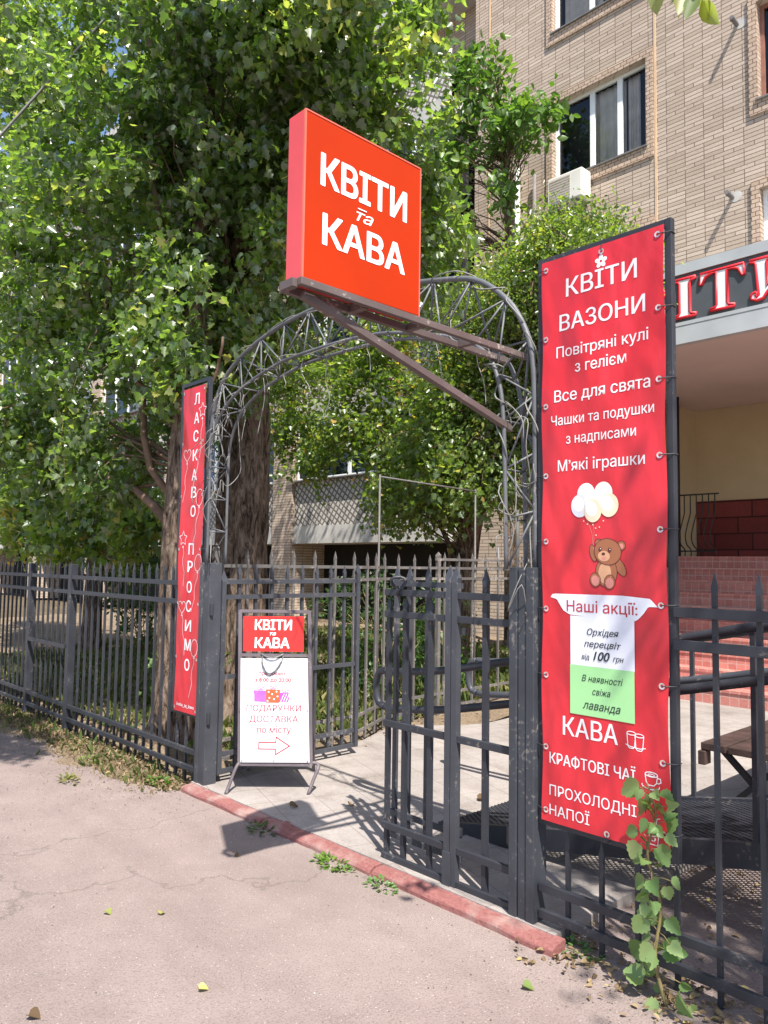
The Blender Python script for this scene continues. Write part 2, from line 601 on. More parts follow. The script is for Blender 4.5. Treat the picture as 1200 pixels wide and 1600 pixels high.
def O(name, mb, mat, parent=None, kind=None, sm=False, local=False, bevel=0.0):
    me = bpy.data.meshes.new(name)
    vs = mb.v
    if parent is not None and not local:
        off = Vector((0, 0, 0))
        p = parent
        while p is not None:
            off += p.location
            p = p.parent
        vs = [(a - off.x, b - off.y, c - off.z) for a, b, c in vs]
    me.from_pydata(vs, [], mb.f)
    me.update()
    me.materials.append(MAT[mat] if isinstance(mat, str) else mat)
    o = bpy.data.objects.new(name, me)
    COL.objects.link(o)
    if parent is not None:
        o.parent = parent
    if kind:
        o["kind"] = kind
    if sm:
        smooth(o)
    if bevel:
        md = o.modifiers.new("bevel", 'BEVEL')
        md.width = bevel
        md.segments = 2
        md.limit_method = 'ANGLE'
    return o


def T(name, label, cat, loc=(0, 0, 0), rz=0.0, group=None):
    e = bpy.data.objects.new(name, None)
    e.empty_display_size = 0.1
    e.location = loc
    e.rotation_euler = (0, 0, rz)
    e["label"] = label
    e["category"] = cat
    if group:
        e["group"] = group
    COL.objects.link(e)
    return e


def tag(o, label, cat, group=None):
    o["label"] = label
    o["category"] = cat
    if group:
        o["group"] = group
    return o


def catmull(pts, n=8):
    pts = [Vector(p) for p in pts]
    out = []
    P = [2 * pts[0] - pts[1]] + pts + [2 * pts[-1] - pts[-2]]
    for i in range(1, len(P) - 2):
        a, b, c, d = P[i - 1:i + 3]
        for j in range(n):
            t = j / n
            out.append(0.5 * ((2 * b) + (c - a) * t + (2 * a - 5 * b + 4 * c - d) * t * t + (3 * b - a - 3 * c + d) * t ** 3))
    out.append(pts[-1])
    return out


# text as mesh in the local xz-plane; fitted between x0..x1 with baseline z0 and height of the drawn box
def text_mb(body, bold=0.0, shear=0.0):
    """outlines of the built-in font, each contour filled on its own so overlapping strokes stay solid"""
    c = bpy.data.curves.new("lettering", 'FONT')
    c.body = body
    c.shear = shear
    c.resolution_u = 4
    c.fill_mode = 'NONE'
    o = bpy.data.objects.new("lettering", c)
    COL.objects.link(o)
    dg = bpy.context.evaluated_depsgraph_get()
    me = bpy.data.meshes.new_from_object(o.evaluated_get(dg))
    co = [tuple(v.co) for v in me.vertices]
    nb = {}
    for e in me.edges:
        i, j = e.vertices
        nb.setdefault(i, []).append(j)
        nb.setdefault(j, []).append(i)
    COL.objects.unlink(o)
    bpy.data.objects.remove(o)
    bpy.data.curves.remove(c)
    bpy.data.meshes.remove(me)
    seen, loops = set(), []
    for st in range(len(co)):
        if st in seen or st not in nb:
            continue
        lp, prev, cur = [st], None, st
        seen.add(st)
        while True:
            nx = [k for k in nb[cur] if k != prev and k not in seen]
            if not nx:
                break
            # follow vertex order so orientation is kept
            nx = min(nx, key=lambda k: (k != cur + 1, k))
            seen.add(nx)
            lp.append(nx)
            prev, cur = cur, nx
        if len(lp) > 2:
            loops.append(lp)
    def area(l):
        return 0.5 * sum(co[l[i]][0] * co[(l[(i + 1) % len(l)])][1] - co[(l[(i + 1) % len(l)])][0] * co[l[i]][1] for i in range(len(l)))
    def inside(p, l):
        r = False
        for i in range(len(l)):
            (x1, y1, _), (x2, y2, _) = co[l[i]], co[l[i - 1]]
            if (y1 > p[1]) != (y2 > p[1]) and p[0] < (x2 - x1) * (p[1] - y1) / (y2 - y1) + x1:
                r = not r
        return r
    ar = [area(l) for l in loops]
    host = {}
    for i in range(len(loops)):
        cand = [k for k in range(len(loops)) if ar[k] * ar[i] < 0 and abs(ar[k]) > abs(ar[i]) and all(inside(co[v], loops[k]) for v in loops[i][::2])]
        if cand:
            host[i] = min(cand, key=lambda k: abs(ar[k]))
    outs = [i for i in range(len(loops)) if i not in host]
    holes = {i: [h for h in host if host[h] == i] for i in outs}
    vs, fs = [], []
    for q, k in enumerate(outs):
        ls = [loops[k]] + [loops[h] for h in holes[k]]
        flat_ = [v for l in ls for v in l]
        tri = tessellate_polygon([[Vector((co[v][0], co[v][1], 0)) for v in l] for l in ls])
        base = len(vs)
        vs += [(co[v][0], co[v][1], (q % 3) * 0.00003) for v in flat_]
        for t_ in tri:
            (x1, y1, _), (x2, y2, _), (x3, y3, _) = (vs[base + j] for j in t_)
            if (x2 - x1) * (y3 - y1) - (x3 - x1) * (y2 - y1) < 0:
                t_ = (t_[0], t_[2], t_[1])
            fs.append(tuple(base + j for j in t_))
    return vs, fs


CAP = 0.729


def text_fit(body, x0, x1, z0, caph, y, bold=0.0, shear=0.0, fn=None):
    vs, fs = text_mb(body, 0.0, shear)
    mn = min(v[0] for v in vs); mx = max(v[0] for v in vs)
    sx = (x1 - x0) / (mx - mn)
    sz = caph / CAP
    mb = MB()
    bw = max(0.0, bold) * sz * 1.1
    sx *= (x1 - x0 - 2 * bw) / (x1 - x0)
    shifts = [(0, 0)] if bw == 0 else [(-bw, 0), (0, 0), (bw, 0)]
    if bold > 0.015:
        shifts += [(-bw * .7, bw * .5), (bw * .7, bw * .5), (-bw * .7, -bw * .5), (bw * .7, -bw * .5)]
    for q, (ax, az) in enumerate(shifts):
        out = []
        for v in vs:
            x = x0 + bw + (v[0] - mn) * sx + ax
            z = z0 + v[1] * sz + az
            out.append((x, y - q * 0.00010 - v[2] + (fn(x, z) if fn else 0), z))
        mb.add(out, fs)
    return mb


# ------------------------------------------------------------------ leaves
LEAF = {
    # outline right half (x, y) from base to tip; mirrored; fold lifts edges
    'poplar': [(0.0, 0.0), (0.22, 0.0), (0.50, 0.24), (0.27, 0.44), (0.30, 0.66), (0.12, 0.74), (0.0, 1.0)],
    'toothed': [(0.0, 0.0), (0.20, -0.06), (0.36, 0.02), (0.42, 0.15), (0.52, 0.22), (0.46, 0.36), (0.50, 0.48), (0.37, 0.57), (0.36, 0.70), (0.22, 0.76), (0.17, 0.88), (0.0, 1.0)],
    'oval': [(0.0, 0.0), (0.22, 0.22), (0.27, 0.5), (0.16, 0.8), (0.0, 1.0)],
    'kite': [(0.0, 0.0), (0.34, 0.34), (0.0, 1.0)],
    'lance': [(0.0, 0.0), (0.13, 0.3), (0.12, 0.6), (0.0, 1.0)],
    'maple': [(0.0, 0.0), (0.26, -0.06), (0.52, 0.22), (0.34, 0.32), (0.44, 0.58), (0.20, 0.60), (0.0, 1.0)],
    'round': [(0.0, 0.0), (0.28, -0.04), (0.48, 0.2), (0.50, 0.46), (0.34, 0.72), (0.14, 0.9), (0.0, 1.0)],
}


def leaf_mesh(name, pos, direc, nrm, size, shape, mat, tone, parent=None, fold=0.12, curl=0.12):
    prof = np.array(LEAF[shape])
    k = len(prof)
    R = np.stack([prof[:, 0], prof[:, 1], fold * np.abs(prof[:, 0]) * 2 - curl * prof[:, 1] ** 2], 1)
    Lh = R[1:-1].copy()
    Lh[:, 0] *= -1
    base = np.concatenate([R, Lh], 0)
    nv = len(base)
    fR = list(range(0, k))
    fL = [0, k - 1] + list(range(nv - 1, k - 1, -1))
    N = len(pos)
    d = direc / np.linalg.norm(direc, axis=1, keepdims=True)
    n = nrm - (nrm * d).sum(1, keepdims=True) * d
    n /= np.linalg.norm(n, axis=1, keepdims=True) + 1e-9
    x = np.cross(d, n)
    V = pos[:, None, :] + size[:, None, None] * (base[None, :, 0:1] * x[:, None, :] + base[None, :, 1:2] * d[:, None, :] + base[None, :, 2:3] * n[:, None, :])
    V = V.reshape(-1, 3).astype(np.float32)
    if parent is not None:
        off = Vector((0, 0, 0))
        p = parent
        while p is not None:
            off += p.location
            p = p.parent
        V -= np.array(off, dtype=np.float32)
    me = bpy.data.meshes.new(name)
    me.vertices.add(N * nv)
    me.vertices.foreach_set("co", V.ravel())
    one = np.array(fR + fL)
    loops = (np.arange(N)[:, None] * nv + one[None, :]).ravel().astype(np.int32)
    me.loops.add(len(loops))
    me.loops.foreach_set("vertex_index", loops)
    la, lb = len(fR), len(fL)
    starts = np.empty((N, 2), np.int32)
    starts[:, 0] = np.arange(N) * (la + lb)
    starts[:, 1] = starts[:, 0] + la
    tot = np.empty((N, 2), np.int32)
    tot[:, 0] = la
    tot[:, 1] = lb
    me.polygons.add(2 * N)
    me.polygons.foreach_set("loop_start", starts.ravel())
    me.polygons.foreach_set("loop_total", tot.ravel())
    me.update(calc_edges=True)
    at = me.attributes.new("tone", 'FLOAT', 'POINT')
    at.data.foreach_set("value", np.repeat(tone, nv).astype(np.float32))
    me.materials.append(MAT[mat])
    me.validate()
    o = bpy.data.objects.new(name, me)
    COL.objects.link(o)
    if parent is not None:
        o.parent = parent
    return o


def in_ellipsoids(rs, ells):
    cs = []
    for (c, r, n) in ells:
        q = rs.normal(size=(n, 3))
        q /= np.linalg.norm(q, axis=1, keepdims=True)
        q *= rs.uniform(0.25, 1.0, (n, 1)) ** 0.45
        cs.append(np.array(c) + q * np.array(r))
    return np.concatenate(cs, 0)


def clump_leaves(rs, centers, n, length, spread, size, droop=0.5, tone_mu=0.45, tone_sd=0.22, outward=None):
    M = len(centers)
    axis = rs.normal(size=(M, 3))
    axis[:, 2] *= 0.5
    axis[:, 2] -= 0.25
    if outward is not None:
        o = centers - np.array(outward)
        o /= np.linalg.norm(o, axis=1, keepdims=True) + 1e-9
        axis = 0.6 * axis + 1.0 * o
    axis /= np.linalg.norm(axis, axis=1, keepdims=True)
    t = rs.uniform(-0.5, 0.5, (M, n, 1))
    pos = centers[:, None, :] + axis[:, None, :] * t * length + rs.normal(size=(M, n, 3)) * spread
    pos[:, :, 2] -= (t[:, :, 0] + 0.5) ** 2 * length * 0.25
    d = axis[:, None, :] * 0.5 + rs.normal(size=(M, n, 3)) * 0.75
    d[:, :, 2] -= droop
    nr = rs.normal(size=(M, n, 3)) * 0.75
    nr[:, :, 2] += 0.8
    sz = size * rs.uniform(0.45, 1.2, (M, n))
    ct = rs.normal(0, 0.13, (M, 1))
    tn = np.clip(tone_mu + ct + rs.normal(0, tone_sd, (M, n)), 0, 1)
    return pos.reshape(-1, 3), d.reshape(-1, 3), nr.reshape(-1, 3), sz.ravel(), tn.ravel(), axis


def trunk_mb(path, rads, n=56, furrow=0.06, seed=0):
    pts = catmull(path, 34)
    m = len(pts)
    rr = np.interp(np.linspace(0, len(rads) - 1, m), np.arange(len(rads)), rads)
    mb = MB()
    vs, fs = [], []
    for i, p in enumerate(pts):
        d = (pts[min(i + 1, m - 1)] - pts[max(i - 1, 0)]).normalized()
        s = d.cross(Vector((0, 1, 0))).normalized()
        t = d.cross(s)
        for j in range(n):
            a = 2 * math.pi * j / n
            q = s * math.cos(a) + t * math.sin(a)
            big = mnoise.noise(Vector((q.x * 1.6 + seed, q.y * 1.6, p.z * 0.5)))
            r1 = 1 - abs(mnoise.noise(Vector((q.x * 5 + seed, q.y * 5, p.z * 0.9)))) * 2.4
            r2 = 1 - abs(mnoise.noise(Vector((q.x * 11 + seed, q.y * 11 + 5, p.z * 2.2)))) * 2.2
            flare = math.exp(-max(0, p.z) * 4.0) * (0.25 + 0.35 * max(0, math.cos(a * 5 + seed)))
            vs.append(p + q * rr[i] * (1 + furrow * (1.3 * big + 0.9 * r1 + 0.5 * r2) + flare * 0.5))
    for i in range(m - 1):
        for j in range(n):
            k = (j + 1) % n
            fs.append((i * n + j, i * n + k, (i + 1) * n + k, (i + 1) * n + j))
    mb.add(vs, fs)
    return mb


def limb_mb(mb, a, b, r0, r1, rs, sag=0.12, n=6, seg=5):
    a = Vector(a); b = Vector(b)
    L = (b - a).length
    pts = []
    for i in range(seg + 1):
        t = i / seg
        p = a.lerp(b, t)
        if 0 < i < seg:
            p += Vector(rs.normal(size=3)) * L * 0.035
        p.z += math.sin(t * math.pi) * L * sag
        pts.append(p)
    mb.tube(pts, [r0 + (r1 - r0) * (i / seg) for i in range(seg + 1)], n)
    return pts


# ================================================================== SETTING
def ground():
    mb = MB()
    mb.quad((-250, -250, -0.085), (250, -250, -0.085), (250, 250, -0.085), (-250, 250, -0.085))
    O("ground", mb, "soil", kind="structure")
    # pavement sheet, gently undulating, reaching the kerb and under the right-hand fence
    mb = MB()
    xs = sorted([-80, -40, -20, -10] + [-6 + 0.25 * i for i in range(64)] + [2.93, 2.95] + [14, 20, 40, 80])
    def far(x):
        if x < -0.12:
            w_ = -0.33 + 0.04 * math.sin(x * 1.7) + 0.03 * math.sin(x * 5.3 + 1) + (0.17 if x > -0.75 else 0.0) * (x + 0.75) / 0.63
            return min(w_, -0.12)
        if x < 2.94:
            return -0.12
        return 1.60
    ts = [0, 0.02, 0.05, 0.1, 0.2, 0.4, 1.0]
    vs, fs = [], []
    nx = len(xs)
    for t in ts:
        for x in xs:
            y0 = far(x)
            y = y0 + (-70 - y0) * t ** 1.6
            z = -0.05 + 0.004 * math.sin(x * 0.9) * math.cos(y * 0.8)
            vs.append((x, y, z))
    for j in range(len(ts) - 1):
        for i in range(nx - 1):
            a = j * nx + i
            fs.append((a, a + nx, a + nx + 1, a + 1))
    mb.add(vs, fs)
    O("pavement", mb, "asphalt", kind="structure")
    # garden ground
    mb = MB()
    rs = np.random.RandomState(5)
    gx = np.linspace(-16, -0.02, 110)
    gy = np.linspace(-1.0, 10, 90)
    vs, fs = [], []
    for j, y in enumerate(gy):
        for i, x in enumerate(gx):
            z = -0.045 + 0.035 * mnoise.noise(Vector((x * 1.1, y * 1.1, 0))) + 0.02 * mnoise.noise(Vector((x * 4, y * 4, 3)))
            if y < -0.35:
                z -= (-0.35 - y) * 0.09
            if y > 1.5:
                z += min(0.25, (y - 1.5) * 0.05)
            z -= max(0, (x + 0.35)) * 0.10
            vs.append((x, y, z))
    n = len(gx)
    for j in range(len(gy) - 1):
        for i in range(n - 1):
            a = j * n + i
            fs.append((a, a + 1, a + n + 1, a + n))
    mb.add(vs, fs)
    O("garden_soil", mb, "soil_dry", kind="structure", sm=True)
    # path inside the gate
    mb = MB()
    L = [(-0.07, -0.060), (-0.16, 1.0), (-0.24, 1.7), (-0.54, 2.4), (-0.57, 4.4), (-0.64, 6.4)]
    top = [(x, y, 0.0) for x, y in L]
    pts = top + [(12, 6.4, 0), (12, 1.9, 0), (2.97, 1.55, 0), (2.97, -0.060, 0)]
    mb.poly(pts[::-1])
    for i in range(len(L) - 1):
        a, b = L[i], L[i + 1]
        mb.quad((a[0], a[1], -0.1), (a[0], a[1], 0), (b[0], b[1], 0), (b[0], b[1], -0.1))
    mb.quad((2.97, -0.060, -0.1), (2.97, 1.55, -0.1), (2.97, 1.55, 0), (2.97, -0.060, 0))
    mb.quad((-0.07, -0.060, -0.1), (2.97, -0.060, -0.1), (2.97, -0.060, 0), (-0.07, -0.060, 0))
    mb.quad((2.97, 1.55, -0.1), (12, 1.9, -0.1), (12, 1.9, 0), (2.97, 1.55, 0))
    O("path", mb, "path_concrete", kind="structure")
    # red kerb, three cast lengths with rounded worn nose
    x = -0.06
    for ln in (0.98, 1.0, 1.11):
        mb = MB()
        prof = [(-0.048, -0.12), (-0.048, -0.004), (-0.116, -0.010), (-0.136, -0.017), (-0.146, -0.030), (-0.150, -0.12)]
        seg = 14
        vs, fs = [], []
        for i in range(seg + 1):
            xx = x + (ln - 0.016) * i / seg
            for q, (y, z) in enumerate(prof):
                j = 0.010 * mnoise.noise(Vector((xx * 6, y * 20, z * 20 + q)))
                vs.append((xx, y + (j if q > 1 else 0), z + (j if q > 0 and z > -0.1 else 0)))
        m = len(prof)
        for i in range(seg):
            for q in range(m - 1):
                fs.append((i * m + q, i * m + q + 1, (i + 1) * m + q + 1, (i + 1) * m + q))
        fs.append(tuple(range(m))[::-1])
        fs.append(tuple(range(seg * m, seg * m + m)))
        mb.add(vs, fs)
        O("kerb", mb, "kerb_red", kind="structure", sm=False)
        x += ln


ground()

# ================================================================== GATE
def picket(mb, x, y, z0, z1, s=0.022, spike=0.085):
    """square bar with a forged spear tip"""
    h = s / 2
    mb.box(x - h, y - h, z0, x + h, y + h, z1 - spike)
    b = z1 - spike
    k = s * 0.72
    vs = [(x - h, y - h, b), (x + h, y - h, b), (x + h, y + h, b), (x - h, y + h, b),
          (x - k, y - h * .7, b + 0.022), (x + k, y - h * .7, b + 0.022), (x + k, y + h * .7, b + 0.022), (x - k, y + h * .7, b + 0.022),
          (x, y, z1)]
    mb.add(vs, [(0, 1, 5, 4), (1, 2, 6, 5), (2, 3, 7, 6), (3, 0, 4, 7), (4, 5, 8), (5, 6, 8), (6, 7, 8), (7, 4, 8)])
    return mb


def gate_arch():
    t = T("gate_arch", "tall arched steel truss gateway with box posts, pale grey and wound with loose wires", "gate arch", (1.4, 0, 0))
    for (x0, x1, mt) in ((-0.055, 0.085, "steel_grey"), (2.715, 2.855, "steel_post")):
        mb = MB()
        wd = (x1 - x0) / 3
        for i in range(3):                       # welded profiles side by side
            a = x0 + i * wd
            mb.box(a + 0.002, -0.05 + (0.006 if i == 1 else 0), -0.07, a + wd - 0.002, 0.05, 1.55 - (0.0 if i != 1 else 0.01))
        O("post", mb, mt, t, bevel=0.003)
    for x, z in ((0.090, 0.42), (0.090, 1.18), (2.710, 0.30), (2.710, 1.18)):
        mb = MB(); mb.tube([(x, -0.03, z), (x, -0.03, z + .08)], 0.014, 8)
        O("hinge", mb, "steel_dark", t, sm=False)
    outer = [(-0.05, 1.54), (-0.055, 2.1), (-0.045, 2.45), (-0.005, 2.67), (0.08, 2.83), (0.25, 2.96), (0.515, 3.06), (0.88, 3.13), (1.276, 3.152),
             (1.75, 3.13), (2.233, 3.05), (2.47, 2.985), (2.65, 2.85), (2.755, 2.70), (2.81, 2.525), (2.825, 2.2), (2.83, 1.54)]
    inner = [(0.085, 1.54), (0.085, 2.1), (0.09, 2.3), (0.11, 2.43), (0.2, 2.58), (0.334, 2.68), (0.53, 2.76), (0.8, 2.82), (1.06, 2.85), (1.58, 2.85),
             (1.9, 2.82), (2.19, 2.752), (2.42, 2.68), (2.59, 2.578), (2.66, 2.458), (2.695, 2.3), (2.71, 2.0), (2.72, 1.54)]
    oc = catmull([(x, 0, z) for x, z in outer], 6)
    icf = catmull([(x, -0.075, z) for x, z in inner], 6)
    icb = catmull([(x, 0.075, z) for x, z in inner], 6)

    def resample(c, n):
        d = [0]
        for i in range(1, len(c)):
            d.append(d[-1] + (c[i] - c[i - 1]).length)
        out = []
        for k in range(n):
            s = d[-1] * k / (n - 1)
            i = max(j for j in range(len(d)) if d[j] <= s + 1e-9)
            i = min(i, len(c) - 2)
            f = (s - d[i]) / (d[i + 1] - d[i])
            out.append(c[i].lerp(c[i + 1], f))
        return out
    for c, r in ((oc, 0.0145), (icf, 0.0105), (icb, 0.0105)):
        mb = MB()
        mb.tube(c, r, 8)
        O("chord", mb, "steel_light", t, sm=True)
    n = 21
    a, b, c = resample(oc, n), resample(icf, n), resample(icb, n)
    mb = MB()
    for i in range(n):
        if i not in (0, n - 1):
            mb.tube([a[i], b[i]], 0.0055, 6)
            mb.tube([a[i], c[i]], 0.0055, 6)
            mb.tube([b[i], c[i]], 0.005, 6)
        if i < n - 1:
            if i % 2:
                mb.tube([a[i], b[i + 1]], 0.0055, 6); mb.tube([c[i], a[i + 1]], 0.0055, 6)
            else:
                mb.tube([b[i], a[i + 1]], 0.0055, 6); mb.tube([a[i], c[i + 1]], 0.0055, 6)
    O("lacing", mb, "steel_light", t, sm=True)
    return oc, icf, icb


OC, ICF, ICB = gate_arch()


def wires():
    rs = np.random.RandomState(11)
    mb = MB()
    path = []
    for rep, c in enumerate((OC, ICF)):
        pts = []
        for i, p in enumerate(c):
            if i % 2:
                continue
            a = i * (0.9 + 0.3 * rep)
            pts.append(p + Vector((0.035 * math.cos(a) + rs.normal() * .008, 0.04 * math.sin(a), 0.03 * math.sin(a * 0.7) + rs.normal() * .01)))
        mb.tube(catmull(pts, 3), 0.0034, 5)
    # dense tangles on both legs and shoulders
    for (x0, zlo, zhi, cnt) in ((0.02, 2.0, 2.75, 6), (2.77, 1.6, 2.45, 7), (0.2, 2.45, 2.85, 4)):
        for _ in range(cnt):
            x = x0 + rs.normal() * 0.03
            z = rs.uniform(zlo, zhi)
            pts = [Vector((x, rs.normal() * .05, z))]
            for _k in range(5):
                pts.append(pts[-1] + Vector((rs.normal() * .05, rs.normal() * .04, rs.normal() * .11 - .02)))
                pts[-1].x = min(max(pts[-1].x, x0 - .06), x0 + .07)
            mb.tube(catmull(pts, 4), 0.0026, 5)
    # drooping ends
    for (x, z, ln) in ((0.18, 2.60, .30), (0.45, 2.75, .2), (0.62, 2.80, .38), (0.40, 2.72, .33), (0.82, 2.83, .13), (1.05, 2.85, .25), (1.35, 2.86, .42),
                       (1.62, 2.85, .18), (1.9, 2.82, .12), (2.2, 2.75, .35), (2.25, 3.0, .30), (2.45, 2.65, .28), (0.9, 3.05, .25), (0.3, 2.95, .3), (0.55, 3.0, .28)):
        p = Vector((x, rs.normal() * .05, z))
        pts = [p]
        for k in range(4):
            pts.append(pts[-1] + Vector((rs.normal() * .018, rs.normal() * .015, -ln / 4)))
        mb.tube(catmull(pts, 4), 0.0026, 5)
    o = O("fairy_light_wire", mb, "wire", None, sm=True)
    tag(o, "tangled pale fairy light wire wound round the gate arch with drooping ends", "wire")


wires()


def gate_leaf(label, panels, y, rails, spec):
    pass


def left_leaf():
    # stands open against the inner fence: hinge at the left post, leaf runs inwards along y
    t = T("gate_leaf", "open gate leaf of square bars swung inwards behind the white sandwich board", "gate", (0.075, 0.06, 0), math.radians(90), "gate leaves")
    x1 = 1.30
    for z in (1.415, 1.305, 0.735, 0.195, 0.075):
        mb = MB(); mb.bar((0.02, 0, z), (x1 - 0.02, 0, z), 0.02, 0.032)
        O("rail", mb, "steel_grey", t, local=True)
    for x in (0.01, x1):
        mb = MB(); picket(mb, x, 0, 0.06, 1.56 if x > 1 else 1.50, 0.034)
        O("stile", mb, "steel_grey", t, local=True)
    for i in range(8):
        x = 0.155 + i * 0.145
        mb = MB(); picket(mb, x, 0.018, 0.06, 1.55, 0.022)
        O("picket", mb, "steel_grey", t, local=True)


left_leaf()


def right_leaf():
    t = T("gate_leaf", "closed gate leaf with folded double row of pickets beside the tall red banner", "gate", (2.70, 0, 0), 0, "gate leaves")
    for x0, x1 in ((1.85, 2.31), (2.35, 2.70)):
        for z in (1.405, 1.288, 0.705, 0.172, 0.012):
            mb = MB(); mb.bar((x0, -0.005, z), (x1, -0.005, z), 0.022, 0.034)
            O("rail", mb, "steel_dark", t, bevel=0.002)
    mb = MB()
    picket(mb, 2.318, -0.005, -0.02, 1.56, 0.036)
    picket(mb, 2.358, -0.005, -0.02, 1.555, 0.034)
    mb.box(2.298, -0.03, -0.03, 2.345, 0.02, 0.16)
    O("stile", mb, "steel_grey", t)
    for x, zt in ((1.86, 1.385), (1.985, 1.39), (2.17, 1.385)):
        mb = MB(); picket(mb, x, 0.016, 0.0, zt, 0.024, 0.075)
        O("picket", mb, "steel_dark", t)
    for x in (2.53,):
        mb = MB(); picket(mb, x, 0.016, 0.0, 1.545, 0.026)
        O("picket", mb, "steel_dark", t)
    # second leaf folded back behind the first
    for x in (1.80, 1.90, 2.04, 2.20):
        mb = MB(); picket(mb, x, 0.13, 0.06, 1.555, 0.024)
        O("picket", mb, "steel_grey", t)
    for z in (1.45, 0.20, 0.08):
        mb = MB(); mb.bar((1.77, 0.112, z), (2.30, 0.112, z), 0.018, 0.028)
        O("rail", mb, "steel_grey", t)
    for z in (0.2, 1.2):
        mb = MB(); mb.box(2.29, 0.02, z, 2.312, 0.13, z + .035)
        O("hinge", mb, "steel_dark", t)
    # padlock chain
    mb = MB()
    pts = [(1.96 + 0.035 * math.cos(a) , -0.02 + .03 * math.sin(2 * a), 1.44 + 0.05 * math.sin(a)) for a in np.linspace(0, 2 * math.pi, 14)[:-1]]
    mb.tube(pts, 0.009, 6, closed=True)
    O("chain", mb, "steel_dark", t, sm=True)


right_leaf()


# ------------------------------------------------------------------ street fences
def fence(name, label, x0, x1, posts, spacing, start, rails, top, mat, y=0.0, post_top=1.52, skip=None):
    t = T(name, label, "fence", ((x0 + x1) / 2, y, 0))
    for z in rails:
        mb = MB(); mb.bar((x0, y - 0.012, z), (x1, y - 0.012, z), 0.024, 0.036)
        O("rail", mb, mat, t, bevel=0.002)
    for x in posts:
        mb = MB(); mb.box(x - 0.035, y - 0.03, -0.12, x + 0.035, y + 0.04, post_top)
        O("post", mb, mat, t, bevel=0.004)
    x = start
    while x < x1:
        if not any(abs(x - p) < 0.06 for p in posts):
            zt = top
            if skip and skip[0] < x < skip[1]:
                zt = skip[2]
            mb = MB(); picket(mb, x, y + 0.012, -0.06, zt, 0.018)
            O("picket", mb, mat, t)
        x += spacing
    return t


lf = fence("iron_fence", "long dark grey picket fence with thick posts left of the gate, trees behind", -9.4, -0.06, [-3.575, -2.50, -5.0, -6.3, -7.6, -8.9], 0.135, -9.33,
           (1.395, 1.255, 0.185, 0.065), 1.55, "steel_dark", skip=(-0.47, -0.05, 0.40))
mb = MB(); mb.bar((-3.54, -0.03, 0.735), (-2.535, -0.03, 0.735), 0.024, 0.036)
O("rail", mb, "steel_dark", lf)
rf = fence("iron_fence", "dark picket fence right of the gate running under and past the tall red banner", 2.86, 6.4, [5.4, ], 0.162, 2.99, (0.158, 0.045), 1.545, "steel_dark", skip=(2.8, 3.5, 0.42))
for z in (1.385, 1.258):
    mb = MB(); mb.bar((3.49, -0.012, z), (6.4, -0.012, z), 0.024, 0.040)
    O("rail", mb, "steel_dark", rf, bevel=0.002)


def inner_fence():
    t = T("iron_fence", "weathered pale picket fence along the left edge of the path inside the gate", "fence", (-0.3, 2.5, 0))
    pts = [(-0.12, 0.12), (-0.20, 1.65), (-0.50, 2.25), (-0.56, 5.6)]
    def at(s):
        for a, b in zip(pts, pts[1:]):
            L = math.hypot(b[0] - a[0], b[1] - a[1])
            if s <= L:
                return (a[0] + (b[0] - a[0]) * s / L, a[1] + (b[1] - a[1]) * s / L)
            s -= L
        return pts[-1]
    for i, (a, b) in enumerate(zip(pts, pts[1:])):
        for z in ((1.53, 1.42, 0.24, 0.10) if i < 2 else (1.53, 1.42, 1.62, 0.24, 0.10)):
            if z == 1.62:
                a2 = (a[0] - .007, a[1] + 0.7)
            else:
                a2 = a
            mb = MB(); mb.bar((a2[0], a2[1], z), (b[0], b[1], z), 0.018, 0.026)
            O("rail", mb, "steel_inner", t)
    L = 1.53 + 0.67 + 3.35
    s = 0.06
    while s < L:
        x, y = at(s)
        mb = MB(); picket(mb, x, y, 0.02, 1.67 if s < 2.9 else 1.70, 0.02)
        O("picket", mb, "steel_inner", t)
        s += 0.23
    for s in (0.0, 2.95, 5.5):
        x, y = at(s)
        mb = MB(); picket(mb, x, y, -0.05, 1.70, 0.040, 0.06)
        O("post", mb, "steel_inner", t)
    # tall thin frame standing on the fence
    t2 = T("pole_frame", "tall thin rusty pole frame with a top bar standing at the inner fence", "pole", (-0.46, 2.13, 0))
    for (x, y, h) in ((-0.462, 2.10, 2.42), (-0.54, 3.62, 2.40)):
        mb = MB(); mb.tube([(x, y, -0.05), (x, y, h)], 0.010, 8)
        O("pole", mb, "steel_inner", t2, sm=True)
    mb = MB(); mb.tube([(-0.462, 2.10, 2.40), (-0.54, 3.62, 2.38)], 0.009, 8)
    O("bar", mb, "steel_inner", t2, sm=True)


inner_fence()


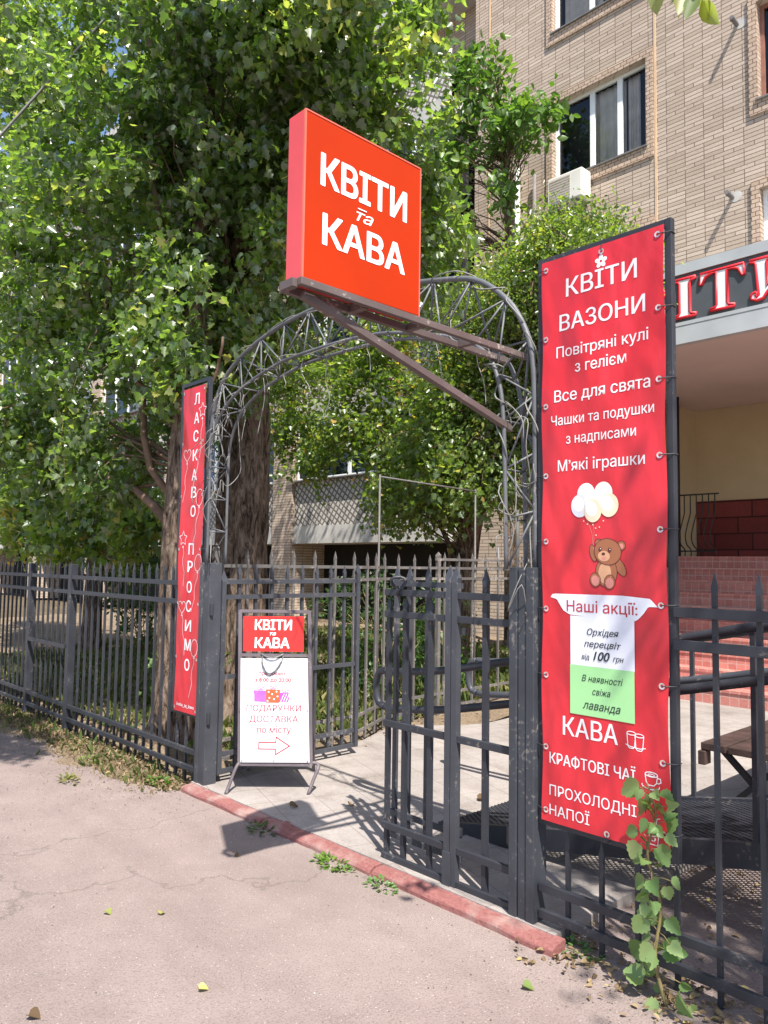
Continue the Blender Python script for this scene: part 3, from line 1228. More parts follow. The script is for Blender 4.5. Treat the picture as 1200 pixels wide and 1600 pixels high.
# ================================================================== SIGN BOX ON ITS BRACKET
def sign_box():
    t = T("sign_bracket", "brown steel cantilever bracket carrying the square red sign, braced to the arch", "bracket", (2.72, 0, 2.56))
    for x in (2.748, 2.640):
        mb = MB(); mb.bar((x, -1.31, 2.555), (x, 0.04, 2.547), 0.024, 0.028)
        O("beam", mb, "steel_brown", t, bevel=0.002)
    for y in (-1.315, -0.98, -0.66, -0.33):
        mb = MB(); mb.bar((2.655, y, 2.552), (2.733, y, 2.552), 0.028, 0.030)
        O("crossbar", mb, "steel_brown", t)
    mb = MB(); mb.bar((2.70, -1.26, 2.53), (2.70, -0.02, 2.20), 0.030, 0.030)
    O("brace", mb, "steel_brown", t, bevel=0.002)
    s = T("sign_box", "square orange-red light box sign with white words, on the bracket above the gate", "sign", (2.69, -0.99, 2.573))
    mb = MB(); mb.box(2.642, -1.295, 2.573, 2.735, -0.69, 3.203)
    O("case", mb, "sign_side", s, bevel=0.003)
    mb = MB(); mb.box(2.7355, -1.291, 2.577, 2.7405, -0.694, 3.199)
    O("panel", mb, "sign_face", s)
    for (y, z0_, y_, z1_) in ((-1.2955, 2.573, -1.2885, 3.203), (-.6945, 2.573, -.6885, 3.203), (-1.2885, 3.1985, -.6945, 3.204)):
        mb = MB(); mb.box(2.7335, y, z0_, 2.7425, y_, z1_)
        O("trim", mb, "sign_trim", s)
    def word(body, y0, y1, z0, cap, bold, shear=0.0):
        q = text_fit(body, y0, y1, z0, cap, 0, bold, shear)
        q.v = [(2.7413 - yy, x, z) for x, yy, z in q.v]
        O("lettering", q, "white_text", s)
    word("КВІТИ", -1.219, -0.769, 2.945, 0.121, 0.026)
    word("та", -1.042, -0.953, 2.867, 0.048, 0.012, 0.35)
    word("КАВА", -1.206, -0.777, 2.725, 0.116, 0.026)
    mb = MB(); mb.box(2.7425, -1.035, 2.913, 2.7428, -0.990, 2.917)
    O("lettering", mb, "white_text", s)


sign_box()


# ================================================================== BANNERS
def fold_r(x, z):
    a = 0.0026 * math.sin(5.0 * x + 4.0 * z + 0.8 * math.sin(1.6 * z)) + 0.0007 * math.sin(12 * x - 5.5 * z + 0.7)
    e = min((x - 2.885) / 0.06, (3.475 - x) / 0.06, 1)
    return a * max(0.0, e)


def banner_sheet(x0, x1, z0, z1, y, fn, nx, nz):
    mb = MB()
    vs, fs = [], []
    for j in range(nz + 1):
        for i in range(nx + 1):
            x = x0 + (x1 - x0) * i / nx
            z = z0 + (z1 - z0) * j / nz
            ex = 0
            if i in (0, nx):
                ex = 0 if z1 - z0 < 1 else (0.004 * math.sin(z * 10.5 + (1 if i else 0)) )
            vs.append((x + ex, y + fn(x, z), z))
    m = nx + 1
    for j in range(nz):
        for i in range(nx):
            a = j * m + i
            fs.append((a, a + 1, a + m + 1, a + m))
    mb.add(vs, fs)
    return mb


def line_mb(pts, r, y=0.0, closed=False, fn=None):
    """thin flat drawn stroke in the xz plane (printed line)"""
    mb = MB()
    P = [Vector((p[0], 0, p[1])) for p in pts]
    m = len(P)
    n = m if closed else m - 1
    L, Rr = [], []
    for i in range(m):
        d0 = (P[i] - P[i - 1]) if (closed or i > 0) else (P[1] - P[0])
        d1 = (P[(i + 1) % m] - P[i]) if (closed or i < m - 1) else (P[i] - P[i - 1])
        d0 = d0.normalized(); d1 = d1.normalized()
        n0 = Vector((d0.z, 0, -d0.x)); n1 = Vector((d1.z, 0, -d1.x))
        s = n0 + n1
        s = s.normalized() if s.length > 1e-4 else n0
        s *= r / max(0.45, s.dot(n0))
        L.append(P[i] - s); Rr.append(P[i] + s)
    vs = [(p.x, y + (fn(p.x, p.z) if fn else 0), p.z) for p in L + Rr]
    fs = [(i, m + i, m + (i + 1) % m, (i + 1) % m) for i in range(n)]
    mb.add(vs, fs)
    return mb


def merge(*mbs):
    o = MB()
    for m_ in mbs:
        o.add(m_.v, m_.f)
    return o


def ell(cx, cz, rx, rz, rot=0.0, n=24, a0=0, a1=2 * math.pi):
    out = []
    for i in range(n):
        a = a0 + (a1 - a0) * i / (n if abs(a1 - a0 - 2 * math.pi) < 1e-6 else n - 1)
        x, z = rx * math.cos(a), rz * math.sin(a)
        out.append((cx + x * math.cos(rot) - z * math.sin(rot), cz + x * math.sin(rot) + z * math.cos(rot)))
    return out


def flat(pts, y, fn=None):
    mb = MB()
    mb.poly([(p[0], y + (fn(p[0], p[1]) if fn else 0), p[1]) for p in pts])
    return mb


def frame_rect(name, label, x0, x1, z0, z1, y, mat, zlow=None):
    t = T(name, label, "banner frame", ((x0 + x1) / 2, y, z0))
    for x in (x0, x1):
        mb = MB(); mb.box(x - 0.0145, y - 0.016, (zlow if zlow is not None else z0), x + 0.0145, y + 0.016, z1)
        O("upright", mb, mat, t, bevel=0.002)
    for z in (z0 + 0.0145, z1 - 0.0145):
        mb = MB(); mb.box(x0 + 0.0145, y - 0.0150, z - 0.0145, x1 - 0.0145, y + 0.0150, z + 0.0145)
        O("crossbar", mb, mat, t, bevel=0.002)
    return t


def ring(mb, x, z, y, r0=0.0065, r1=0.013, n=14, fn=None):
    yy = y + (fn(x, z) if fn else 0)
    vs = []
    for i in range(n):
        a = 2 * math.pi * i / n
        vs.append((x + r0 * math.cos(a), yy, z + r0 * math.sin(a)))
    for i in range(n):
        a = 2 * math.pi * i / n
        vs.append((x + r1 * math.cos(a), yy - 0.001, z + r1 * math.sin(a)))
    mb.add(vs, [(i, (i + 1) % n, n + (i + 1) % n, n + i) for i in range(n)])


def right_banner():
    frame_rect("banner_frame", "tall dark square-tube frame holding the wide red price banner right of the gate", 2.868, 3.482, 0.425, 2.972, 0.0, "steel_dark")  # tube frame welded to the gate post, not free-standing
    t = T("banner", "tall wide red banner listing flowers, coffee and teas, right of the gate", "banner", (3.18, -0.03, 0.445))
    Y = -0.030
    F = fold_r
    O("cloth", banner_sheet(2.886, 3.472, 0.452, 2.945, Y, F, 40, 160), "banner_red", t, sm=True)
    def line(body, x0, x1, z0, cap, bold=0.0, shear=0.0, mat="banner_text", y=Y - 0.0012, name="lettering"):
        O(name, text_fit(body, x0, x1, z0, cap, y, bold, shear, F), mat, t)
    line("КВІТИ", 3.012, 3.353, 2.757, 0.083, 0.012)
    line("ВАЗОНИ", 2.979, 3.388, 2.606, 0.074, 0.012)
    line("Повітряні кулі", 2.964, 3.401, 2.486, 0.050, 0.008)
    line("з гелієм", 3.059, 3.302, 2.408, 0.050, 0.008)
    line("Все для свята", 2.953, 3.408, 2.287, 0.053, 0.010)
    line("Чашки та подушки", 2.936, 3.424, 2.182, 0.045, 0.006)
    line("з надписами", 3.013, 3.345, 2.095, 0.045, 0.006)
    line("М’які іграшки", 2.970, 3.383, 1.975, 0.050, 0.008)
    line("КАВА", 2.992, 3.253, 0.834, 0.080, 0.010)
    line("КРАФТОВІ ЧАЇ", 2.925, 3.329, 0.703, 0.047, 0.012)
    line("ПРОХОЛОДНІ", 2.925, 3.332, 0.567, 0.045, 0.006)
    line("НАПОЇ", 2.925, 3.122, 0.484, 0.044, 0.006)
    y1 = Y - 0.0012
    # flower over the letter І of the first word
    mb = MB()
    for k in range(5):
        a = math.pi / 2 + k * 2 * math.pi / 5
        mb = merge(mb, flat(ell(3.187 + 0.0175 * math.cos(a), 2.872 + 0.0175 * math.sin(a), 0.0125, 0.010, a, 12), y1, F))
    O("flower_print", mb, "banner_text", t)
    # balloons
    bl = [(3.112, 1.868, .043, .047, 'balloon_white'), (3.195, 1.868, .043, .047, 'balloon_white'), (3.082, 1.818, .044, .050, 'balloon_grey'),
          (3.222, 1.815, .044, .050, 'balloon_cream'), (3.150, 1.835, .045, .050, 'balloon_white'), (3.146, 1.795, .042, .050, 'balloon_cream')]
    for i, (x, z, rx, rz, mt) in enumerate(bl):
        pts = ell(x, z, rx, rz, 0, 24)
        O("balloon_print", flat(pts, y1 - 0.0004 * i, F), mt, t)
        O("balloon_shine", flat(ell(x - rx * .18, z + rz * .16, rx * .66, rz * .68, .4, 18), y1 - 0.0004 * i - .0002, F), "balloon_white", t)
    sb = MB()
    for (x, z) in ((3.10, 1.752), (3.118, 1.738), (3.145, 1.735), (3.158, 1.72), (3.176, 1.724), (3.195, 1.75), (3.16, 1.69)):
        sb = merge(sb, flat(ell(x, z, .0032, .0032, 0, 8), y1, F))
    O("confetti_print", sb, "balloon_cream", t)
    O("string_print", merge(line_mb([(3.146, 1.747), (3.150, 1.70), (3.147, 1.63)], .0009, y1, fn=F), line_mb([(3.11, 1.77), (3.14, 1.70), (3.147, 1.63)], .0009, y1, fn=F)), "bear_pink", t)
    # teddy bear print
    by = y1
    parts = [("bear_print", ell(3.146, 1.615, .016, .036, .25), "bear_brown", 0), ("bear_print", ell(3.268, 1.560, .020, .046, .55), "bear_brown", 0),
             ("bear_print", ell(3.172, 1.657, .0175, .0175), "bear_brown", 0), ("bear_print", ell(3.276, 1.645, .0195, .0195), "bear_brown", 0),
             ("bear_print", ell(3.172, 1.655, .010, .010), "bear_pink", 1), ("bear_print", ell(3.276, 1.643, .011, .011), "bear_pink", 1),
             ("bear_print", ell(3.207, 1.535, .050, .062), "bear_brown", 1), ("bear_print", ell(3.200, 1.530, .030, .044), "bear_light", 2),
             ("bear_print", ell(3.155, 1.502, .025, .030, .2), "bear_brown", 2), ("bear_print", ell(3.222, 1.494, .025, .030, -.15), "bear_brown", 2),
             ("bear_print", ell(3.155, 1.499, .018, .022, .2), "bear_pink", 3), ("bear_print", ell(3.222, 1.490, .018, .022, -.15), "bear_pink", 3),
             ("bear_print", ell(3.214, 1.620, .063, .055, -.2), "bear_brown", 3), ("bear_print", ell(3.197, 1.602, .028, .022, -.1), "bear_light", 4),
             ("bear_print", ell(3.180, 1.630, .0075, .0095), "bear_line", 5), ("bear_print", ell(3.224, 1.627, .0080, .0100), "bear_line", 5),
             ("bear_print", ell(3.195, 1.611, .0085, .0062), "bear_line", 5), ("bear_print", ell(3.197, 1.593, .0095, .0075), "bear_pink", 5)]
    for nm, pts, mt, lv in parts:
        O(nm, flat(pts, by - 0.0004 * lv, F), mt, t)
        if mt == "bear_brown":
            O("outline_print", line_mb(pts, .0014, by - 0.0004 * lv - .0002, True, F), "bear_line", t)
    for (x, z) in ((3.182, 1.633), (3.226, 1.630)):
        O("bear_print", flat(ell(x, z, .0022, .0026, 0, 8), by - .0024, F), "banner_text", t)
    # white scroll and the two paper sheets
    sw = [(2.930, 1.421), (2.936, 1.434), (2.955, 1.437), (3.28, 1.440), (3.400, 1.432), (3.432, 1.400), (3.392, 1.400), (3.372, 1.372), (3.345, 1.345), (3.318, 1.334),
          (3.028, 1.350), (2.995, 1.366), (2.972, 1.398), (2.962, 1.413)]
    mb = MB()
    N = 60
    vs = []
    def cross(x):
        zs = []
        for (xa, za), (xb, zb_) in zip(sw, sw[1:] + sw[:1]):
            if (xa <= x < xb) or (xb <= x < xa):
                zs.append(za + (zb_ - za) * (x - xa) / (xb - xa))
        return (min(zs), max(zs)) if zs else (1.42, 1.42)
    for i in range(N + 1):
        x = 2.9305 + (3.4315 - 2.9305) * i / N
        lo, hi = cross(x)
        for j in range(6):
            z = lo + (hi - lo) * j / 5
            vs.append((x, y1 + F(x, z), z))
    mb.add(vs, [(i * 6 + j, i * 6 + 6 + j, i * 6 + 7 + j, i * 6 + 1 + j) for i in range(N) for j in range(5)])
    O("scroll_print", mb, "paper_white", t)
    line("Наші акції:", 3.013, 3.345, 1.364, 0.048, 0.006, 0, "ink_red", y1 - .0008)
    p = banner_sheet(3.031, 3.331, 1.136, 1.346, y1 - .0008, F, 14, 10)
    O("price_sheet", p, "paper_white", t)
    p = banner_sheet(3.029, 3.3295, 0.931, 1.138, y1 - .0014, F, 14, 10)
    O("price_sheet", p, "paper_green", t)["label"] = "pale green paper sheet"
    yp = y1 - .0024
    for body, x0, x1, z0, cap, bo in (("Орхідея", 3.113, 3.261, 1.269, .028, .012), ("перецвіт", 3.099, 3.271, 1.219, .028, .012),
                                      ("від", 3.086, 3.124, 1.166, .022, .012), ("100", 3.142, 3.220, 1.166, .038, .02), ("грн", 3.234, 3.283, 1.168, .024, .012),
                                      ("В наявності", 3.086, 3.279, 1.074, .027, .004), ("свіжа", 3.137, 3.221, 1.022, .027, .004), ("лаванда", 3.091, 3.267, .960, .034, .008)):
        O("lettering", text_fit(body, x0, x1, z0, cap, yp, bo, 0.28, F), "ink_black", t)
    # cup drawings
    W = []
    for cx, cz, sc in ((3.312, .862, 1.0), (3.347, .857, 1.0)):
        W += [line_mb([(cx - .019, cz + .028), (cx - .015, cz - .022), (cx - .008, cz - .029), (cx + .008, cz - .029), (cx + .014, cz - .022), (cx + .019, cz + .028)], .0017, y1, fn=F),
              line_mb(ell(cx, cz + .030, .019, .007), .0017, y1, True, F)]
    W.append(line_mb([(3.287, .846), (3.31, .839), (3.35, .836), (3.374, .842)], .0017, y1, fn=F))
    cx, cz = 3.396, .722
    W += [line_mb(ell(cx, cz + .024, .026, .009), .0018, y1, True, F), line_mb(ell(cx, cz + .022, .014, .004), .0014, y1, True, F),
          line_mb([(cx - .026, cz + .022), (cx - .022, cz - .006), (cx - .012, cz - .018), (cx + .010, cz - .018), (cx + .021, cz - .006), (cx + .026, cz + .022)], .0018, y1, fn=F),
          line_mb([(cx + .024, cz + .014), (cx + .038, cz + .014), (cx + .040, cz + .001), (cx + .030, cz - .006), (cx + .021, cz - .004)], .0018, y1, fn=F),
          line_mb(ell(cx - .003, cz - .020, .037, .013, 0, 18, math.pi * .9, math.pi * 2.1), .0018, y1, fn=F),
          line_mb(ell(cx - .003, cz - .024, .030, .010, 0, 18, math.pi, math.pi * 2), .0014, y1, fn=F)]
    cx, cz = 3.405, .515
    W += [line_mb([(cx - .024, cz + .035), (cx - .017, cz - .035), (cx + .015, cz - .035), (cx + .022, cz + .035)], .0018, y1, fn=F),
          line_mb(ell(cx, cz + .036, .024, .006), .0018, y1, True, F), line_mb([(cx + .002, cz - .02), (cx + .012, cz + .065), (cx + .026, cz + .07)], .0016, y1, fn=F),
          line_mb(ell(cx - .004, cz - .012, .010, .009), .0014, y1, True, F), line_mb(ell(cx + .004, cz + .012, .010, .009), .0014, y1, True, F)]
    O("cup_print", merge(*W), "banner_text", t)
    # eyelets and zip ties
    eye = [(3.446, z) for z in (2.91, 2.606, 2.313, 2.005, 1.708, 1.408, 1.095, 0.80, 0.53)] + [(2.908, z) for z in (2.905, 2.583, 2.275, 1.960, 1.667, 1.37, 1.08, 0.77, 0.50)] + [(3.19, 2.914), (3.203, 0.470)]
    for x, z in eye:
        mb = MB(); ring(mb, x, z, Y - 0.0025, fn=F)
        O("eyelet", mb, "eyelet_metal", t)
    for x, z in eye:
        if abs(x - 3.19) < .03:
            dz = 0.045 if z > 1 else -0.045
            p = [(x, Y - .004, z), (x, Y - .004, z + dz * .6), (x, 0.0, z + dz), (x, .02, z + dz * .7)]
        else:
            fx = 3.482 if x > 3.2 else 2.868
            sgn = 1 if x > 3.2 else -1
            p = [(x, Y - .004, z), (x + (fx - x) * .5, Y - .004, z + .001), (fx + sgn * .016, -.017, z + .002), (fx + sgn * .017, .016, z + .002)]
        mb = MB(); mb.tube(p, .0022, 5)
        O("cable_tie", mb, "cable_black", t)


right_banner()


def left_banner():
    frame_rect("banner_frame", "tall narrow dark frame holding the slim red welcome banner left of the gate", -0.452, -0.075, 0.43, 2.925, 0.0, "steel_dark")  # slim frame, likewise welded beside the left post
    t = T("banner", "tall slim red welcome banner with letters set one below another, left of the gate", "banner", (-0.24, -0.03, 0.45))
    Y = -0.030
    F = lambda x, z: 0.0022 * math.sin(4 * z + 4 * x) + 0.0008 * math.sin(7 * z)
    O("cloth", banner_sheet(-0.405, -0.075, 0.452, 2.87, Y, F, 16, 100), "banner_red", t, sm=True)
    zs = [("Л", -.200, 2.776), ("А", -.199, 2.630), ("С", -.203, 2.495), ("К", -.206, 2.351), ("А", -.213, 2.204), ("В", -.214, 2.073), ("О", -.214, 1.932),
          ("П", -.218, 1.651), ("Р", -.224, 1.521), ("О", -.228, 1.37), ("С", -.232, 1.229), ("И", -.232, 1.086), ("М", -.230, .946), ("О", -.232, .80)]
    for ch, x, z in zs:
        wd = 0.075 if ch not in "МИ" else 0.092
        O("lettering", text_fit(ch, x - wd / 2, x + wd / 2, z - 0.041, 0.082, Y - .0013, 0.02, 0, F), "banner_text", t)
    O("lettering", text_fit("kvitu_ta_kava", -0.365, -0.115, 0.492, 0.026, Y - .0013, 0.02, 0.1, F), "banner_text", t)
    W = []
    def balloon(cx, cz, r, kind, tail):
        if kind == 'star':
            pts = []
            for k in range(10):
                a = math.pi / 2 + k * math.pi / 5
                rr = r if k % 2 == 0 else r * .55
                pts.append((cx + rr * math.cos(a), cz + rr * math.sin(a)))
        elif kind == 'heart':
            pts = []
            for k in range(22):
                a = 2 * math.pi * k / 22
                pts.append((cx + r * .062 * 16 * math.sin(a) ** 3, cz + r * .062 * (13 * math.cos(a) - 5 * math.cos(2 * a) - 2 * math.cos(3 * a) - math.cos(4 * a))))
        else:
            pts = ell(cx, cz, r * .75, r, -.2, 20)
        W.append(line_mb(pts, .0022, Y - .0011, True, F))
        z = cz - r
        W.append(line_mb([(cx, z), (cx - .01, z - .012), (cx + .01, z - .012), (cx, z)], .0018, Y - .0011, fn=F))
        tp = [(cx + tail * i / 6 + .012 * math.sin(i * 1.9), z - .05 * i) for i in range(7)]
        W.append(line_mb(tp, .0017, Y - .0011, fn=F))
    balloon(-.115, 2.68, .055, 'star', -.02)
    balloon(-.325, 2.36, .055, 'heart', -.04)
    balloon(-.13, 2.03, .062, 'oval', -.07)
    balloon(-.340, 1.73, .055, 'star', .03)
    balloon(-.115, 1.55, .062, 'oval', -.07)
    balloon(-.330, 1.22, .055, 'heart', .06)
    balloon(-.135, .93, .062, 'oval', -.05)
    O("balloon_print", merge(*W), "banner_text", t)
    for z in (2.84, 2.45, 2.05, 1.65, 1.25, .85, .48):
        for x in (-.393, -.090):
            mb = MB(); ring(mb, x, z, Y - .0025, .005, .010, fn=F)
            O("eyelet", mb, "eyelet_metal", t)
            fx = -.452 if x < -.2 else -.075
            mb = MB(); mb.tube([(x, Y - .004, z), (fx, -.02, z + .002), (fx + (-.017 if x < -.2 else .017), .0, z + .002)], .002, 5)
            O("cable_tie", mb, "cable_black", t)


left_banner()


# ================================================================== SANDWICH BOARD
def aboard():
    th = math.atan2(0.74210, 0.67029)
    t = T("sandwich_board", "white and red pavement sandwich board with gift drawing and red arrow, by the left post", "sandwich board", (0.307, 0.002, 0), th)
    K = 0.15
    def P(x, z, off=0.0):
        return (x, K * z - off, z)
    def bar(a, b, w_=0.026):
        mb = MB(); mb.bar(P(*a), P(*b), w_, w_, (0, -1, K))
        return mb
    for a, b in (((0.028, 1.217), (0.075, 0.17)), ((0.520, 1.217), (0.562, 0.17))):
        O("upright", bar(a, b), "steel_aboard", t, local=True, bevel=.002)
    for z, x0, x1 in ((1.210, .028, .52), (0.905, .04, .53), (0.178, .075, .56)):
        O("crossbar", bar((x0, z), (x1, z), .022), "steel_aboard", t, local=True)
    def panel(pts, off, mat, name):
        mb = MB()
        f = [P(x, z, off) for x, z in pts]
        b = [P(x, z, off - .004) for x, z in pts]
        mb.add(f + b, [(0, 1, 2, 3), (7, 6, 5, 4), (0, 4, 5, 1), (1, 5, 6, 2), (2, 6, 7, 3), (3, 7, 4, 0)])
        return O(name, mb, mat, t, local=True)
    panel([(.064, .934), (.488, .934), (.484, 1.178), (.054, 1.175)], .020, "board_red", "top_panel")
    panel([(.082, .195), (.553, .197), (.518, .888), (.050, .885)], .020, "board_white", "panel")
    def word(body, x0, x1, z0, cap, mat, bold, shear=0):
        q = text_fit(body, x0, x1, z0, cap, 0, bold, shear)
        q.v = [P(x, z, .0210 - yy) for x, yy, z in q.v]
        O("lettering", q, mat, t, local=True)
    word("КВІТИ", .138, .400, 1.083, .070, "white_text", .026)
    word("та", .245, .290, 1.045, .026, "white_text", .02, .3)
    word("КАВА", .143, .388, .958, .070, "white_text", .026)
    word("Ви можете купити", .155, .385, .846, .020, "ink_faded", .008)
    word("квіти онлайн", .205, .360, .818, .018, "ink_faded", .008)
    word("працюємо:", .180, .372, .772, .026, "ink_rose", .03)
    word("з 8:00 до 20:00", .155, .408, .728, .026, "ink_red", .03)
    word("ПОДАРУНКИ", .106, .484, .530, .043, "ink_rose", .014)
    word("ДОСТАВКА", .130, .466, .458, .044, "ink_rose", .014)
    word("по місту", .185, .420, .387, .045, "ink_rose", .014)
    def shape(pts, mat, off=.0225, name="gift_print"):
        mb = MB(); mb.poly([P(x, z, off) for x, z in pts])
        O(name, mb, mat, t, local=True)
    # gift boxes
    shape([(.158, .596), (.250, .592), (.250, .662), (.154, .666)], "gift_purple")
    shape([(.150, .650), (.254, .648), (.254, .668), (.150, .670)], "gift_purple", .0232)
    shape([(.300, .592), (.400, .592), (.402, .652), (.310, .656)], "gift_pink")
    shape([(.240, .590), (.330, .590), (.336, .676), (.236, .678)], "gift_orange", .0240)
    for i in range(4):
        x = .338 + i * .018
        shape([(x, .594), (x + .006, .594), (x + .028, .648), (x + .022, .648)], "board_white", .0234)
    for x, z in ((.255, .66), (.28, .645), (.31, .662), (.262, .62), (.295, .612), (.318, .63), (.25, .6)):
        mb = MB(); mb.poly([P(a, b, .0248) for a, b in ell(x, z, .006, .006, 0, 10)])
        O("gift_print", mb, "board_white", t, local=True)
    for cx, cz, m_ in ((.285, .690, "gift_purple"), (.20, .682, "gift_pink"), (.372, .664, "gift_purple")):
        for sg in (-1, 1):
            q = line_mb(ell(cx + sg * .013, cz, .012, .007, sg * .4, 12), .0018, 0, True)
            q.v = [P(x, z, .0225) for x, _, z in q.v]
            O("gift_print", q, m_, t, local=True)
    arr = [(.203, .283), (.318, .283), (.320, .247), (.413, .303), (.320, .361), (.318, .325), (.203, .325)]
    q = line_mb(arr, .0035, 0, True)
    q.v = [P(x, z, .0225) for x, _, z in q.v]
    O("arrow_print", q, "ink_red", t, local=True)
    # wire loop hanging over the panel top
    mb = MB()
    mb.tube([P(x, z, o) for x, z, o in catmull([(.20, .905, .02), (.205, .85, .034), (.235, .795, .034), (.265, .785, .034), (.30, .81, .034), (.335, .865, .032), (.348, .905, .02)], 5)], .0055, 6)
    mb.tube([P(x, z, o) for x, z, o in catmull([(.19, .918, .02), (.24, .895, .036), (.30, .895, .036), (.35, .918, .02)], 5)], .006, 6)
    O("handle", mb, "steel_light", t, local=True, sm=True)
    for x, z in ((.06, .535), (.528, .535), (.09, .205), (.54, .205), (.31, .207)):
        mb = MB(); mb.poly([P(a, b, .0235) for a, b in ell(x, z, .005, .005, 0, 10)])
        O("screw", mb, "steel_aboard", t, local=True)
    # splayed curved front feet, rear prop frame with its board
    for pts in ([P(.075, .19), (.055, .005, .16), (.03, -.02, .09), (0, -.055, 0)], [P(.562, .19), (.60, .03, .185), (.615, .01, .165), (.585, -.02, .09), (.553, -.05, 0)]):
        mb = MB(); mb.tube(catmull(pts, 5), .012, 6)
        O("leg", mb, "steel_aboard", t, local=True, sm=True)
    for x, x2 in ((.04, .06), (.51, .55)):
        mb = MB(); mb.bar((x, .20, 1.19), (x2, .55, 0.0), .024, .024)
        O("leg", mb, "steel_aboard", t, local=True)
    mb = MB()
    mb.add([(.07, .505, .13), (.54, .505, .13), (.52, .30, .86), (.06, .30, .86), (.07, .511, .13), (.54, .511, .13), (.52, .306, .86), (.06, .306, .86)],
           [(3, 2, 1, 0), (4, 5, 6, 7), (0, 1, 5, 4), (1, 2, 6, 5), (2, 3, 7, 6), (3, 0, 4, 7)])
    O("rear_panel", mb, "steel_aboard", t, local=True)


aboard()


# ================================================================== RAMP, RAILS, BENCH
def ramp():
    t = T("access_ramp", "sloping dark steel ramp with diamond mesh deck behind the red banner", "ramp", (3.0, 1.05, 0))
    x0, x1 = 1.72, 6.2
    zf = lambda x: 0.01 + 0.195 * max(0, x - x0) if x < 4.3 else 0.01 + .195 * (4.3 - x0)
    ya, yb = 0.63, 1.47
    mb = MB()
    st = 0.040
    for sg in (1, -1):
        c = x0 - (yb - ya) * 2
        while c < x1 + (yb - ya) * 2:
            pa, pb = [], []
            # line x = c + sg*1.35*(y-ya)
            k = 1.15
            xa, xb = c, c + sg * k * (yb - ya)
            a, b = (xa, ya), (xb, yb)
            def clip(a, b):
                (xa, y_a), (xb, y_b) = a, b
                if max(xa, xb) < x0 or min(xa, xb) > x1:
                    return None
                def cut(xa, y_a, xb, y_b, lim, less):
                    if (xa < lim) == less and xa != lim:
                        f = (lim - xa) / (xb - xa)
                        return lim, y_a + f * (y_b - y_a)
                    return xa, y_a
                for lim, less in ((x0, True), (x1, False)):
                    if (xa < lim) if less else (xa > lim):
                        f = (lim - xa) / (xb - xa); xa, y_a = lim, y_a + f * (y_b - y_a)
                    if (xb < lim) if less else (xb > lim):
                        f = (lim - xb) / (xa - xb); xb, y_b = lim, y_b + f * (y_a - y_b)
                return (xa, y_a), (xb, y_b)
            q = clip(a, b)
            if q and abs(q[0][0] - q[1][0]) > .01:
                (xa, y_a), (xb, y_b) = q
                o = 0.0 if sg > 0 else 0.0025
                mid = None
                if (xa - 4.3) * (xb - 4.3) < 0:
                    f = (4.3 - xa) / (xb - xa); mid = (4.3, y_a + f * (y_b - y_a))
                P = [(xa, y_a)] + ([mid] if mid else []) + [(xb, y_b)]
                for u, v in zip(P, P[1:]):
                    mb.bar((u[0], u[1], zf(u[0]) + o), (v[0], v[1], zf(v[0]) + o), .008, .007)
            c += st
    O("mesh_deck", mb, "steel_dark", t)
    for y, h, dz in ((ya - .022, .11, 0), (yb + .022, .10, 0.005)):
        mb = MB()
        mb.bar((x0, y, zf(x0) - h / 2 + .012 + dz), (4.3, y, zf(4.3) - h / 2 + .012 + dz), .04, h)
        mb.bar((4.3, y, zf(4.3) - h / 2 + .012 + dz), (x1, y, zf(x1) - h / 2 + .012 + dz), .0405, h)
        O("side_beam", mb, "steel_dark", t)
    mb = MB()
    for x in (2.6, 3.25, 3.9, 4.3, 5.0, 5.7):
        mb.bar((x, ya, zf(x) - .035), (x, yb, zf(x) - .035), .05, .045)
    O("joist", mb, "steel_dark", t)
    for x in (4.3, 5.4):
        for y in (ya - .022, yb + .022):
            mb = MB(); mb.box(x - .02, y - .018, -.09, x + .02, y + .018, zf(x) - .09)
            O("leg", mb, "steel_dark", t)
    # handrails
    for (y, xs, dark) in ((0.60, 1.22, "steel_dark"), (1.50, 1.25, "steel_grey")):
        h = T("handrail", ("near" if y < 1 else "far") + "-side pipe handrail of two bars along the mesh ramp", "handrail", (2.6, y, 0), 0, "handrails of the ramp")
        for dz, nm in ((0.915, "top_bar"), (0.68, "lower_bar")):
            zz = lambda x: zf(x) + dz
            pts = [(xs, y, zf(x0) + dz - .06), (xs + .12, y, zf(x0) + dz - .055), (xs + .35, y, zf(x0) + dz - .03), (x0 + .1, y, zz(x0) + .01), (2.3, y, zz(2.3)), (3.0, y, zz(3.0)), (4.3, y, zz(4.3)), (x1, y, zz(x1))]
            mb = MB(); mb.tube(catmull(pts, 4), .024, 10)
            O(nm, mb, dark, h, sm=True)
        mb = MB()
        pts = [(xs, y, zf(x0) + .855), (xs - .06, y, zf(x0) + .83), (xs - .085, y, zf(x0) + .74), (xs - .06, y, zf(x0) + .645), (xs, y, zf(x0) + .62)]
        mb.tube(catmull(pts, 5), .0235, 10)
        O("end_loop", mb, dark, h, sm=True)
        for x in ((2.66, 2.86, 4.2, 5.4) if y > 1 else (1.85, 3.55, 4.6, 5.8)):
            mb = MB(); mb.bar((x, y, max(-.05, zf(x) - .06)), (x, y, zf(x) + .92), .022, .022)
            O("upright", mb, "steel_dark", h)


ramp()


